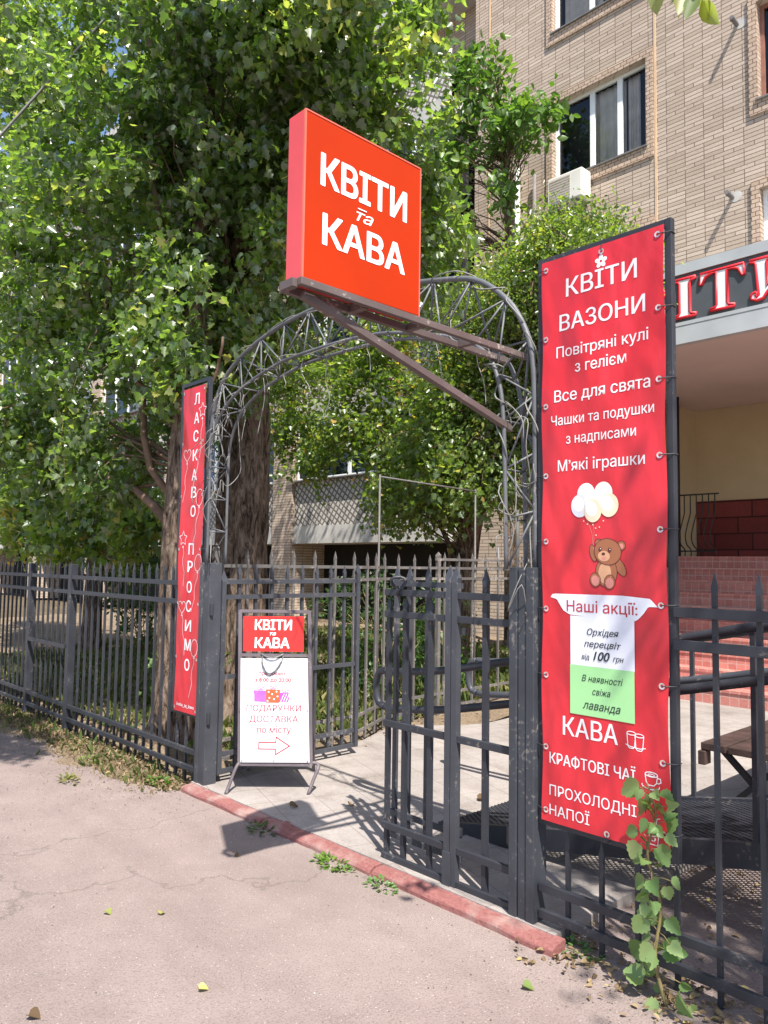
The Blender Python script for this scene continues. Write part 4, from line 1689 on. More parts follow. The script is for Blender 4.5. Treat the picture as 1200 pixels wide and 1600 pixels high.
def bench():
    t = T("bench", "dark wooden plank bench on a black steel frame behind the ramp", "bench", (3.0, 2.8, 0))
    for i in range(3):
        x = 2.70 + i * 0.17
        mb = MB(); mb.box(x, 1.95, .42, x + .155, 4.2, .465)
        O("seat_plank", mb, "wood_bench", t, bevel=.005)
    mb = MB(); mb.box(2.69, 1.93, .33, 2.735, 2.02, .415)
    O("end_block", mb, "wood_bench", t, bevel=.004)
    for y in (2.12, 3.9):
        mb = MB()
        mb.bar((2.74, y, 0.0), (3.16, y, .405), .035, .035)
        mb.bar((2.74, y + .04, .405), (3.16, y + .04, 0.0), .035, .035)
        mb.bar((2.72, y + .02, .405), (3.2, y + .02, .405), .03, .03)
        O("leg", mb, "column_black", t)
    mb = MB(); mb.bar((2.95, 2.1, .2), (2.95, 3.95, .2), .03, .03)
    O("stretcher", mb, "column_black", t)


bench()


# ================================================================== BUILDING
YF = 8.9


def wall_holes(mb, x0, x1, z0, z1, y, holes, rev=0.18):
    xs = sorted({x0, x1, *[h[0] for h in holes], *[h[1] for h in holes]})
    zs = sorted({z0, z1, *[h[2] for h in holes], *[h[3] for h in holes]})
    xs = [x for x in xs if x0 <= x <= x1]
    zs = [z for z in zs if z0 <= z <= z1]
    for a, b in zip(xs, xs[1:]):
        for c, d in zip(zs, zs[1:]):
            mx, mz = (a + b) / 2, (c + d) / 2
            if any(h[0] < mx < h[1] and h[2] < mz < h[3] for h in holes):
                continue
            mb.quad((a, y, c), (b, y, c), (b, y, d), (a, y, d))
    for (a, b, c, d) in holes:
        mb.quad((a, y, c), (a, y, d), (a, y + rev, d), (a, y + rev, c))
        mb.quad((b, y, d), (b, y, c), (b, y + rev, c), (b, y + rev, d))
        mb.quad((a, y, d), (b, y, d), (b, y + rev, d), (a, y + rev, d))
        mb.quad((b, y, c), (a, y, c), (a, y + rev, c), (b, y + rev, c))


def window(parent, a, b, c, d, y, mull, fmat="white_pvc", curtains=(), wd=.06):
    """frame outline, mullions, panes, sill; set back in its opening"""
    mb = MB()
    yy = y + 0.11
    mb.box(a, yy, c, a + wd, yy + .06, d); mb.box(b - wd, yy, c, b, yy + .06, d)
    mb.box(a + wd, yy, c, b - wd, yy + .06, c + wd); mb.box(a + wd, yy, d - wd, b - wd, yy + .06, d)
    for m_ in mull:
        mb.box(m_ - wd * .8, yy, c + wd, m_ + wd * .8, yy + .058, d - wd)
    f = O("window", mb, fmat, parent)
    g = MB(); g.quad((a + wd, yy + .03, c + wd), (b - wd, yy + .03, c + wd), (b - wd, yy + .03, d - wd), (a + wd, yy + .03, d - wd))
    O("pane", g, "window_glass", f)
    s = MB(); s.box(a - .03, y - .07, c - .03, b + .03, y + .105, c - .003)
    O("sill", s, "metal_sill", f)
    for (p, q, cm) in curtains:
        cu = MB()
        n = 14
        vs, fs = [], []
        for i in range(n + 1):
            x = p + (q - p) * i / n
            yv = yy + .16 + .02 * math.sin(i * 1.9)
            vs += [(x, yv, c + .05), (x, yv, d - .02)]
        for i in range(n):
            fs.append((2 * i, 2 * i + 2, 2 * i + 3, 2 * i + 1))
        cu.add(vs, fs)
        O("curtain", cu, cm, f)
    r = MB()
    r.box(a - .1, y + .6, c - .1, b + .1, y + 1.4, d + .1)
    O("room", r, "room_dark", f)  # solid dark box behind the glass; room shade put into its colour
    return f


def building():
    t = T("apartment_building", "tall pale brick apartment block with tiled loggias and white windows behind the trees", "building", (-6, 10, 0))
    holes = []
    wins = []
    for k in range(-1, 3):
        z = 8.72 + 2.95 * k
        wins.append((-3.10, -1.22, z, z + 1.55, (-2.33, -1.78), "white_pvc", k))
        wins.append((0.60, 2.5, z, z + 1.55, (1.55,), "brown_frame" if k == 0 else "white_pvc", k))
        wins.append((4.2, 6.1, z, z + 1.55, (5.15,), "white_pvc", k))
    holes = [w_[:4] for w_ in wins]
    mb = MB()
    wall_holes(mb, -5.0, 14, 4.72, 17.0, YF, holes)
    mb.quad((-5.0, YF, 0), (-0.98, YF, 0), (-0.98, YF, 4.72), (-5.0, YF, 4.72))
    mb.quad((5.5, YF, 0), (14, YF, 0), (14, YF, 4.72), (5.5, YF, 4.72))
    mb.quad((-5.0, YF + .5, 0), (-5.0, YF, 0), (-5.0, YF, 17), (-5.0, YF + .5, 17))
    O("wall", mb, "brick_wall", t)
    # projecting brick surrounds round the right-hand windows
    for (a, b, c, d, mu, fm, k) in wins:
        mb = MB()
        e, p = 0.13, 0.035
        mb.box(a - e, YF - p, c - e - .1, a - .002, YF - .002, d + e)
        mb.box(b + .002, YF - p, c - e - .1, b + e, YF - .002, d + e)
        mb.box(a - .002, YF - p, d + .002, b + .002, YF - .002, d + e)
        mb.box(a - .002, YF - p, c - e - .1, b + .002, YF - .002, c - .032)
        O("window_surround", mb, "brick_trim", t)
        cur = [(a + .75, a + 1.35, "curtain"), (a + 1.4, a + 1.62, "curtain")] if k == 0 and a < -2 else ([(a + .1, a + .9, "curtain")] if k == 1 else [])
        window(t, a, b, c, d, YF, mu, fm, cur)
    # seam trims
    for x in (-1.06, -4.62):
        mb = MB(); mb.box(x - .02, YF - .012, 5.3, x + .02, YF - .001, 17)
        O("wall_seam", mb, "pipe_yellow", t)
    # loggia wing
    xl = [-34.0, -28.2, -22.4, -16.6, -10.8, -5.0]
    YL = YF - 0.45
    for i, (xa, xb) in enumerate(zip(xl, xl[1:])):
        pil = MB(); pil.box(xa - .35, YL - .06, 0, xa + .45, YF + .6, 17)
        O("pilaster", pil, "brick_wall", t)
        for k in range(5):
            z = 2.05 + 2.95 * k
            mb = MB(); mb.box(xa + .452, YL, z, xb - .352, YF + .6, z + .42)
            O("loggia_slab", mb, "slab_concrete", t)
            mb = MB(); mb.box(xa + .452, YL + .03, z + .42, xb - .352, YL + .11, z + 1.50)
            O("loggia_parapet", mb, "lattice_tile", t)
            # glazing strip above
            a, b, c, d = xa + .5, xb - .4, z + 1.53, z + 2.93
            if (i + k) % 3 == 1 and k:
                mb = MB(); mb.box(a, YL + 1.0, c, b, YL + 1.05, d)
                O("loggia_back", mb, "brick_wall", t)
            else:
                n = 5
                window(t, a, b, c, d, YL - .06, [a + (b - a) * q / n for q in range(1, n)], "white_pvc",
                       [(a + .2, a + 1.9, "blue_curtain")] if (i == 3 and k == 0) else ([(a + 2, b - .5, "curtain")] if k % 2 else []))
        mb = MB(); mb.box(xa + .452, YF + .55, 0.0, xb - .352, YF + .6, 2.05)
        O("basement_wall", mb, "dark_void", t)  # recessed wall; near-black colour paints the deep shade under the loggias
    mb = MB(); mb.box(-34.4, YF - .6, 17.0, 14.2, YF + 12, 17.3)
    O("roof", mb, "slab_concrete", t)
    mb = MB(); mb.box(-34.35, YF + .75 + .6, 0.0, 14, YF + 11.8, 17.0)
    O("rear_wall", mb, "room_dark", t)
    # pipe stubs
    for (x, z) in ((0.30, 10.07), (0.185, 7.32)):
        mb = MB(); mb.tube([(x, YF, z), (x, YF - .22, z + .012)], .034, 12)
        mb.tube([(x, YF - .16, z + .009), (x, YF - .175, z + .010)], .041, 12)
        O("vent_pipe", mb, "metal_sill", t, sm=False)
        mb = MB(); mb.disc((x + .05, YF - .004, z), .10, ry=.085, n=14)
        O("mortar_patch", mb, "slab_concrete", t)
    # gas and rain pipes
    for x, m_, r in ((-3.85, "pipe_white", .05), (-3.45, "metal_sill", .03)):
        mb = MB(); mb.tube([(x, YF - .09, 0.3), (x, YF - .09, 9.25 if r > .04 else 9.0)], r, 10)
        O("wall_pipe", mb, m_, t, sm=True)


building()


def ac_unit():
    t = T("air_conditioner", "white air conditioner box under the second floor window", "air conditioner", (-2.85, YF - .3, 8.25))
    mb = MB(); mb.box(-2.98, YF - .36, 8.10, -2.26, YF - .06, 8.62)
    O("case", mb, "ac_plastic", t, bevel=.02)
    mb = MB()
    for i in range(9):
        mb.box(-2.93, YF - .368, 8.15 + i * .048, -2.50, YF - .361, 8.176 + i * .048)
    O("grille", mb, "ac_grille", t)
    mb = MB()
    for x in (-2.9, -2.4):
        mb = MB(); mb.box(x, YF - .34, 8.06, x + .03, YF - .002, 8.098)
        O("bracket", mb, "metal_sill", t)


ac_unit()


def porch():
    t = T("shop_porch", "shop entrance porch with grey canopy, beige walls and red tiled steps", "porch", (2.0, 8, 0))
    yc, zc = 6.0, 4.29
    xl = -0.98
    mb = MB(); mb.box(xl - .1, yc + .06, zc + .03, 8.0, YF - .003, 5.22)
    O("canopy", mb, "canopy_metal", t)
    mb = MB(); mb.box(xl - .1, yc + .07, zc, 8, 10.06, zc + .028)
    O("ceiling", mb, "ceiling_white", t)
    mb = MB(); mb.box(xl - .12, yc - .04, zc - .01, 8.02, yc + .058, 4.50)
    mb.box(xl - .12, yc - .045, 4.502, 8.02, yc + .056, 4.545)
    O("fascia", mb, "canopy_metal", t)
    mb = MB(); mb.box(xl - .12, yc - .05, 5.135, 8.02, yc + .2, 5.265)
    O("canopy_top", mb, "canopy_metal", t)
    mb = MB(); mb.box(xl, 10.08, 2.72, 8, 10.2, 4.6)
    O("back_wall", mb, "plaster_beige", t)
    mb = MB(); mb.box(xl - .12, 8.95, 0, xl, 10.2, 4.6)
    O("side_wall", mb, "plaster_beige", t)
    mb = MB(); mb.box(xl + .002, 10.05, 1.75, 8, 10.19, 2.72)
    O("tile_dado", mb, "wainscot_tile", t)
    mb = MB()
    for i in range(10):
        mb.box(-0.75, 6.1 + i * .28, 0 if i == 0 else .175 * i + .0005, 5.5, 8.92 if i < 9 else 10.19, .175 * (i + 1))
    O("steps", mb, "step_tile", t)
    mb = MB()
    for i in range(10):
        z = .175 * (i + 1)
        mb.box(-0.752, 6.088 + i * .28, z - .028, 5.502, 6.16 + i * .28, z + .004)
    O("step_nosing", mb, "step_tile", t)
    mb = MB(); mb.tube([(-.70, 8.75, 1.57), (-.70, 8.75, 4.29)], .055, 14)
    O("column", mb, "column_black", t, sm=True)
    mb = MB(); mb.box(-0.86, 8.90, 3.90, -0.80, 8.98, 4.16)
    O("wall_lamp", mb, "lamp_white", t)
    # name board
    s = T("shop_sign", "long dark shop sign board with white serif letters edged in red, under the canopy top", "shop sign", (2, yc, 4.55))
    mb = MB(); mb.box(xl - .12, yc - .03, 4.545, 8, yc + .055, 5.134)
    O("board", mb, "sign_band", s)
    Y = yc - .045
    # hand drawn serif capitals, unit height, x advance
    I_ = [(0, 0), (.46, 0), (.46, .045), (.36, .07), (.335, .12), (.335, .88), (.36, .93), (.46, .955), (.46, 1), (0, 1), (0, .955), (.10, .93), (.125, .88), (.125, .12), (.10, .07), (0, .045)]
    T_ = [(.20, 0), (.68, 0), (.68, .045), (.57, .07), (.545, .12), (.545, .945), (.66, .945), (.76, .90), (.83, .72), (.88, .72), (.86, 1), (.02, 1), (0, .72), (.05, .72), (.12, .90), (.22, .945), (.335, .945), (.335, .12), (.31, .07), (.20, .045)]
    N_ = [(0, 1), (.42, 1), (.42, .955), (.33, .93), (.31, .88), (.31, .30), (.66, .80), (.66, .93), (.60, .955), (.60, 1), (1.02, 1), (1.02, .955), (.92, .93), (.89, .88), (.89, .12), (.92, .07), (1.02, .045),
          (1.02, 0), (.58, 0), (.58, .045), (.66, .07), (.68, .12), (.68, .68), (.30, .14), (.24, .03), (.12, 0), (.02, .06), (.02, .17), (.10, .21), (.13, .17), (.10, .13), (.12, .08), (.16, .12), (.11, .88), (.09, .93), (0, .955)]
    K_ = [(0, 0), (.44, 0), (.44, .045), (.35, .07), (.33, .12), (.33, .48), (.62, .10), (.60, .045), (.56, .045), (.56, 0), (.98, 0), (.98, .045), (.88, .08), (.56, .55), (.80, .86), (.94, .9), (.94, 1), (.78, 1), (.62, .88), (.38, .56), (.33, .56), (.33, .88), (.35, .93), (.44, .955), (.44, 1), (0, 1), (0, .955), (.09, .93), (.11, .88), (.11, .12), (.09, .07), (0, .045)]
    B1 = [(0, 0), (.50, 0), (.72, .06), (.80, .26), (.72, .44), (.56, .52), (.70, .60), (.75, .76), (.66, .94), (.46, 1), (0, 1), (0, .955), (.09, .93), (.11, .88), (.11, .12), (.09, .07), (0, .045)]
    H = 0.475
    XS = 0.595
    zb = 4.598
    def letter(pts, x, holes=()):
        P = [(x + a * XS, zb + b * H) for a, b in pts]
        mb = MB(); mb.poly([(a, Y, b) for a, b in P])
        L = O("letter", mb, "letter_white", s)
        e = MB(); e.tube([(a, Y + .006, b) for a, b in P], .018, 6, closed=True)
        O("letter_edge", e, "letter_red", L, sm=True)
        for h in holes:
            hb = MB(); hb.poly([(x + a * XS, Y - .0011, zb + b * H) for a, b in h])
            O("letter_counter", hb, "sign_band", L)
    letter(K_, -0.60)
    letter(B1, 0.075, [[(.32, .06), (.46, .06), (.55, .14), (.57, .26), (.52, .40), (.44, .47), (.32, .48)], [(.32, .55), (.44, .56), (.52, .66), (.54, .76), (.48, .9), (.42, .945), (.32, .945)]])
    letter(I_, 0.632)
    letter(T_, 0.955)
    letter(N_, 1.535)


porch()


def porch_railing():
    t = T("porch_railing", "black wrought iron railing with bellied bars at the top of the red steps", "railing", (-.4, 8.8, 1.75))
    y = 8.80
    x0, x1 = -.66, -.12
    mb = MB(); mb.bar((x0, y, 2.72), (x1 + .06, y, 2.72), .03, .02)
    mb.bar((x0, y, 1.84), (x1, y, 1.84), .02, .02)
    O("rail", mb, "column_black", t)
    for i in range(6):
        x = x0 + .06 + i * (x1 - x0 - .06) / 5
        mb = MB()
        pts = [(x, y, 2.71), (x, y, 2.5), (x, y, 2.44), (x - .01, y - .02, 2.36), (x - .03, y - .07, 2.2), (x - .04, y - .10, 2.06), (x - .03, y - .07, 1.94), (x, y, 1.86), (x, y, 1.76)]
        mb.tube(catmull(pts, 3), .009, 6)
        O("baluster", mb, "column_black", t, sm=True)


porch_railing()


# ================================================================== TREES AND PLANTS
def make_tree(name, label, path, rads, ells, per, length, spread, size, shape, mat, seed, tone=0.45, extra_limbs=(), limb_from=0.45, twig_r=0.009, furrow=0.06, group=None, twigs=True, limb_every=1):
    rs = np.random.RandomState(seed)
    t = T(name, label, "tree", path[0], 0, group)
    tm = trunk_mb(path, rads, furrow=furrow, seed=seed)
    O("trunk", tm, "bark", t, sm=True)
    cs = in_ellipsoids(rs, ells)
    spine = catmull(path, 14)
    sz_ = np.array([[p.x, p.y, p.z] for p in spine])
    start = int(len(spine) * limb_from)
    mb = MB()
    for (a, b, r) in extra_limbs:
        pts = limb_mb(mb, a, b, r, r * .4, rs, 0.05, 8, 6)
    if twigs:
        for k, c in enumerate(cs):
            if k % limb_every or len(mb.f) > 20000:
                continue
            i = start + np.argmin(np.linalg.norm(sz_[start:] - (c - np.array([0, 0, 0.9])), axis=1))
            a = spine[i]
            L = np.linalg.norm(c - np.array(a))
            if L > 2.3:
                continue
            limb_mb(mb, a, tuple(c), max(.008, min(.035, .010 * L)), .004, rs, 0.08, 5, 5)
    ctr = sz_[start:].mean(0)
    p, d, nr, s, tn, ax = clump_leaves(rs, cs, per, length, spread, size, 0.45, tone, 0.2, outward=ctr)
    tb = mb
    for c, a_ in zip(cs, ax):
        c = Vector(c); a_ = Vector(a_)
        q0 = c - a_ * length * .6
        q1 = c + Vector((0, 0, -.01))
        q2 = c + a_ * length * .5 + Vector((0, 0, -length * .2))
        tb.tube([q0, q1, q2], [twig_r * .7, twig_r * .5, .002], 4, cap=False)
    O("branches", tb, "twig", t, sm=True)
    leaf_mesh("crown", p, d, nr, s, shape, mat, tn, t)
    return t


# big poplar behind the left-hand fence, low branches
make_tree("poplar_tree", "big poplar with forked furrowed trunk just behind the left fence, beside the slim banner",
          [(-1.50, .58, -.12), (-1.50, .58, .5), (-1.50, .57, 1.4), (-1.42, .56, 2.4), (-1.38, .6, 3.6), (-1.5, .7, 5.2), (-1.6, .8, 7.0)],
          [.23, .175, .16, .15, .12, .09, .03],
          [((-3.2, .5, 3.4), (1.5, 1.1, 1.0), 78), ((-2.7, .3, 4.9), (1.7, 1.2, 1.2), 110), ((-1.9, .3, 6.3), (1.5, 1.1, 1.2), 70), ((-4.5, .4, 5.4), (1.4, 1.2, 1.7), 95), ((-5.6, .5, 7.5), (1.2, .9, 1.3), 60), ((-5.8, .7, 8.7), (1.9, .8, 1.0), 110), ((-3.3, -.45, 2.85), (.45, .3, .3), 12), ((-2.35, -.1, 2.75), (.25, .25, .2), 5), ((-1.2, .22, 3.7), (.55, .25, .8), 24), ((-2.9, .3, 2.5), (1.0, .5, .35), 22), ((.0, -2.05, 5.2), (1.4, .45, .4), 40)],  # last clump: out of view, added to throw shade on the left pavement
          80, .46, .075, .088, 'poplar', "leaf_poplar", 3, .45,
          extra_limbs=[((-1.75, .35, 6.2), (-2.45, .3, 7.6), .035), ((-2.70, .30, 4.1), (-3.40, .25, 5.6), .026), ((-1.05, .35, 2.8), (-1.60, .3, 3.85), .03), ((-2.05, .3, 3.7), (-1.9, .25, 4.5), .022), ((-3.05, .3, 4.2), (-4.25, .25, 5.8), .024), ((-1.62, .4, 6.1), (-1.5, .35, 7.0), .03), ((-.98, .5, 2.8), (-.66, .45, 3.45), .024),
                       ((-1.45, .56, 2.0), (-2.70, .30, 4.1), .04), ((-1.45, .56, 2.6), (-1.75, .35, 6.2), .045), ((-1.52, .55, 1.75), (-2.35, .2, 2.45), .055), ((-1.45, .55, 2.35), (-2.6, .35, 2.95), .04), ((-1.45, .5, 2.2), (-2.7, .4, 2.35), .022), ((-1.40, .5, 2.9), (-1.55, .35, 3.9), .03), ((-1.4, .55, 2.7), (-2.1, .2, 3.4), .035), ((-1.58, .8, 6.6), (-1.5, -.8, 7.3), .04), ((-1.5, -.8, 7.3), (-.1, -1.9, 5.5), .03)],
          limb_from=.5, limb_every=7)
# second, thicker trunk
make_tree("poplar_tree", "thick-trunked tall poplar standing directly behind the left arch leg",
          [(-1.98, 1.5, -.15), (-1.95, 1.5, .5), (-1.93, 1.5, 1.4), (-1.90, 1.5, 3.0), (-2.1, 1.5, 5.0), (-2.5, 1.5, 7.0), (-2.7, 1.5, 10.0)],
          [.30, .27, .25, .235, .20, .15, .05],
          [((-1.4, 1.0, 4.5), (1.2, .9, 1.0), 85), ((-1.0, .8, 5.9), (1.4, .9, 1.1), 120), ((-.25, 1.5, 5.8), (1.0, .9, 1.2), 105), ((-2.0, 1.5, 7.6), (2.4, 1.0, 1.0), 100), ((.2, .4, 6.3), (1.1, .7, .7), 60), ((-.5, 2.4, 4.9), (.65, .6, .8), 45), ((-3.6, 1.9, 7.4), (1.6, .8, 1.4), 60), ((-1.55, 1.05, 3.75), (.6, .25, .5), 22), ((-.9, .9, 3.6), (.4, .3, .35), 9), ((.0, -.4, 8.8), (1.5, .9, .7), 60)],  # last clump: unseen high canopy added to shade the crown's middle
          80, .46, .075, .088, 'poplar', "leaf_poplar", 4, .5, limb_from=.5, limb_every=6, furrow=.10,
          extra_limbs=[((-1.95, 1.4, 4.2), (-1.3, 1.0, 5.6), .05), ((-2.1, 1.4, 4.6), (-2.9, 1.1, 6.4), .05), ((-2.45, 1.45, 6.9), (-1.0, .4, 8.6), .06), ((-1.0, .4, 8.6), (1.2, -.9, 9.0), .04)])
# tree behind the arch
make_tree("maple_tree", "small dark leaning tree behind the arch opening in front of the loggias",
          [(-2.05, 5.0, -.05), (-1.95, 5.0, .8), (-1.82, 5.0, 1.7), (-1.65, 5.0, 2.4), (-1.4, 5.0, 3.2), (-1.3, 4.9, 4.2)],
          [.17, .15, .14, .11, .08, .03],
          [((-2.5, 4.6, 3.5), (1.2, .8, .7), 44), ((-1.3, 4.4, 3.3), (1.0, .8, .9), 72), ((-2.7, 4.8, 2.4), (.6, .5, .4), 15), ((-4.0, 4.4, 4.75), (1.8, .7, .55), 62), ((-1.2, 4.0, 2.65), (.7, .6, .4), 30), ((-5.0, 4.4, 3.7), (.6, .4, .35), 12), ((-2.5, 4.5, 2.85), (.9, .5, .5), 22), ((-5.6, 4.4, 4.3), (.7, .5, .6), 16), ((-4.6, 4.4, 3.3), (.9, .4, .4), 16), ((-3.4, 4.5, 3.9), (1.0, .5, .6), 24), ((-2.2, 4.3, 2.5), (.8, .4, .4), 14)],
          78, .52, .11, .078, 'maple', "leaf_fine", 8, .5, limb_from=.4, limb_every=2,
          extra_limbs=[((-1.9, 5, 1.2), (-2.4, 4.9, 2.6), .03), ((-1.85, 5, 1.5), (-2.9, 4.8, 2.5), .025)])
# dense fine-leaved tree behind the banner
make_tree("acacia_tree", "dense fine-leaved bushy tree rising behind the tall red banner",
          [(-.85, 5.3, -.05), (-.8, 5.3, 1.2), (-.55, 5.1, 2.6), (-.2, 4.8, 3.8), (.1, 4.6, 4.8)],
          [.13, .11, .09, .06, .02],
          [((-.4, 4.5, 4.6), (1.25, 1.0, .95), 180), ((.35, 4.2, 4.7), (.78, .8, .75), 150), ((-.55, 4.4, 3.3), (.9, .8, .9), 90), ((-1.3, 4.6, 4.5), (.8, .7, .8), 60)],
          95, .50, .11, .060, 'oval', "leaf_fine", 9, .5, limb_from=.4)
# slim tree with drooping bright leaves against the facade
make_tree("walnut_tree", "slender young tree with bright drooping leaves against the brick wall near the window",
          [(-3.3, 7.9, -.05), (-3.32, 7.9, 3), (-3.3, 7.85, 6), (-3.35, 7.8, 8.5), (-3.5, 7.7, 10.6)],
          [.10, .09, .07, .045, .012],
          [((-2.95, 7.5, 9.2), (.85, .5, .45), 34), ((-3.75, 7.4, 10.3), (.6, .5, .7), 26), ((-4.4, 7.4, 9.3), (.7, .5, .6), 26), ((-4.6, 7.3, 7.8), (.7, .5, .6), 26), ((-3.2, 7.5, 8.2), (.3, .3, .35), 7)],
          28, .50, .11, .17, 'oval', "leaf_bright", 10, .5, limb_from=.6)
# broad low trees in the garden, left background
make_tree("maple_tree", "broad low maple filling the left background above the fence",
          [(-8.2, 2.6, -.1), (-8.15, 2.6, 1.0), (-8.1, 2.6, 1.9), (-8.0, 2.5, 2.8), (-7.9, 2.5, 4)],
          [.16, .14, .12, .08, .03],
          [((-6.6, 2.0, 2.35), (1.6, .8, .65), 60), ((-9.0, 2.2, 2.5), (1.8, .8, .8), 70), ((-7.4, 2.2, 3.4), (1.8, .8, .6), 34), ((-11.5, 2.4, 2.8), (1.8, .9, 1.2), 60), ((-5.2, 1.9, 2.0), (.8, .5, .35), 16)],
          56, .55, .11, .125, 'maple', "leaf_fine", 12, .5, limb_from=.3, limb_every=4)
make_tree("maple_tree", "tall dark tree deep in the garden close to the far building wall",
          [(-9.5, 6.3, -.1), (-9.5, 6.3, 2.2), (-9.4, 6.2, 4.4), (-9.3, 6.2, 8.5)],
          [.2, .17, .13, .04],
          [((-8.6, 6.0, 6.6), (2.0, 1.2, 1.6), 50), ((-6.6, 6.4, 7.4), (1.2, .8, 1.2), 26), ((-11.5, 6.2, 6.0), (2.6, 1.3, 2.6), 60), ((-9.6, 5.8, 9.5), (3.0, 1.5, 1.8), 90)],
          42, .7, .16, .14, 'kite', "leaf_dark", 13, .6, limb_from=.4)


# off to the right, a street tree whose twig hangs into the top corner of the view
def street_tree():
    rs = np.random.RandomState(21)
    t = make_tree("street_tree", "street tree by the pavement whose leafy twig dips in at the top right corner",
                  [(7.2, -1.15, -.1), (7.15, -1.12, 1.5), (7.0, -1.1, 3.0), (6.8, -1.0, 4.6), (6.7, -1.0, 6.2)],
                  [.17, .14, .12, .08, .02],
                  [((6.6, -1.0, 5.6), (.9, .7, .9), 26), ((6.0, -.9, 4.7), (.5, .5, .4), 9)],
                  34, .5, .12, .10, 'oval', "leaf_poplar", 22, .55, limb_from=.4)
    mb = MB()
    tw = limb_mb(mb, (7.02, -1.1, 3.1), (4.60, -1.02, 3.38), .03, .006, rs, .04, 6, 8)
    limb_mb(mb, (4.62, -1.02, 3.38), (4.02, -1.02, 3.20), .006, .003, rs, .02, 5, 4)
    O("branches", mb, "twig", t, sm=True)
    n = 11
    p = np.stack([rs.uniform(3.965, 4.075, n), -1.03 + rs.normal(0, .05, n), rs.uniform(3.045, 3.13, n)], 1)
    d = rs.normal(size=(n, 3)) * .35 + np.array([-.25, 0, -1.0])
    nr = rs.normal(size=(n, 3)) * .5 + np.array([.5, -.6, .6])
    leaf_mesh("twig_leaves", p, d, nr, np.full(n, .09) * rs.uniform(.75, 1.15, n), 'oval', "leaf_poplar", rs.uniform(.5, .95, n), t)


street_tree()


# low shrubs and saplings inside the garden
def shrub(label, c, r, n, per, size, mat, seed, shape='kite', name="shrub", tone=.5):
    rs = np.random.RandomState(seed)
    t = T(name, label, "shrub", (c[0], c[1], -.03))
    cs = in_ellipsoids(rs, [(c, r, n)])
    mb = MB()
    for q in cs[::2]:
        limb_mb(mb, (c[0] + rs.normal() * .06, c[1] + rs.normal() * .06, -.05), tuple(q), .010, .003, rs, .04, 5, 4)
    O("stems", mb, "twig_green", t, sm=True)
    p, d, nr, s, tn, ax = clump_leaves(rs, cs, per, .3, .07, size, .2, tone, .2, outward=(c[0], c[1], c[2] - r[2]))
    p[:, 2] = np.maximum(p[:, 2], .0)
    leaf_mesh("foliage", p, d, nr, s, shape, mat, tn, t)


shrub("bright green leafy shrub behind the left fence next to the forked trunk", (-1.95, 1.0, .65), (.38, .35, .5), 22, 26, .075, "leaf_bright", 31, 'poplar')
shrub("low dark shrub behind the sandwich board at the foot of the inner fence", (-1.5, 3.2, .55), (.6, .5, .5), 30, 30, .08, "leaf_dark", 32)
shrub("leafy green shrub seen through the closed gate leaf", (-1.6, 4.3, .55), (.5, .5, .55), 26, 28, .09, "leaf_bright", 33, 'kite', tone=.3)
shrub("wide dark hedge-like shrub along the basement wall, left of the stone pilaster", (-6.0, 7.4, .75), (2.4, .5, .75), 70, 34, .10, "leaf_dark", 34)
shrub("broad shady shrub under the maple in the left background", (-7.4, 3.2, .9), (1.3, .7, .9), 50, 34, .10, "leaf_dark", 35)


def sapling():
    rs = np.random.RandomState(41)
    t = T("poplar_sapling", "leafy green sapling growing at the fence foot in front of the red banner corner", "sapling", (3.50, -.135, -.05))
    stem = catmull([(3.50, -.135, -.05), (3.468, -.15, .12), (3.475, -.12, .30), (3.435, -.14, .48), (3.455, -.11, .62), (3.43, -.13, .74)], 6)
    mb = MB()
    mb.tube(stem, [.008 - .005 * i / len(stem) for i in range(len(stem))], 7)
    pos, dr, nr, sz, tn = [], [], [], [], []
    def leaf(base, ang, ln, size, lift):
        e = base + Vector((math.cos(ang) * ln, math.sin(ang) * ln * .6, lift))
        mb.tube([base, base.lerp(e, .5) + Vector((0, 0, .008)), e], .0018, 5)
        pos.append(e); dr.append((math.cos(ang) + rs.normal() * .45, math.sin(ang) * .5 + rs.normal() * .3, -.35 + rs.normal() * .6))
        nr.append((rs.normal() * .55 + .35, -.75 + rs.normal() * .45, .65 + rs.normal() * .45)); sz.append(size); tn.append(rs.uniform(.1, 1))
    for i in range(56):
        f = (i + .5) / 56
        b = stem[min(len(stem) - 1, int(f * (len(stem) - 1)))]
        ang = i * 2.4 + rs.normal() * .3
        leaf(b, ang, rs.uniform(.03, .095) * (1.15 - .5 * f), rs.uniform(.038, .084) * (1 - .25 * (f > .92)), rs.uniform(-.02, .045))
    O("stem", mb, "twig_green", t, sm=True)
    leaf_mesh("foliage", np.array([tuple(p) for p in pos]), np.array(dr), np.array(nr), np.array(sz), 'toothed', "leaf_sapling", np.array(tn), t, fold=.22, curl=.32)


sapling()


def weed(label, x, y, r, n, seed, mat="leaf_bright", tone=.4, size=.035, z=-.05):
    rs = np.random.RandomState(seed)
    a = rs.uniform(0, 2 * math.pi, n)
    rr = r * np.sqrt(rs.uniform(0, 1, n))
    p = np.stack([x + rr * np.cos(a) * 1.3, y + rr * np.sin(a) * .6, z + rs.uniform(0, .05, n) * (1 - rr / r * .7)], 1)
    d = np.stack([np.cos(a), np.sin(a), rs.uniform(.0, .9, n)], 1)
    nr = rs.normal(size=(n, 3)) * .3 + np.array([0, 0, 1.0])
    o = leaf_mesh("weed", p, d, nr, size * rs.uniform(.5, 1.3, n), 'oval', mat, np.clip(rs.normal(tone, .25, n), 0, 1))
    tag(o, label, "weed")


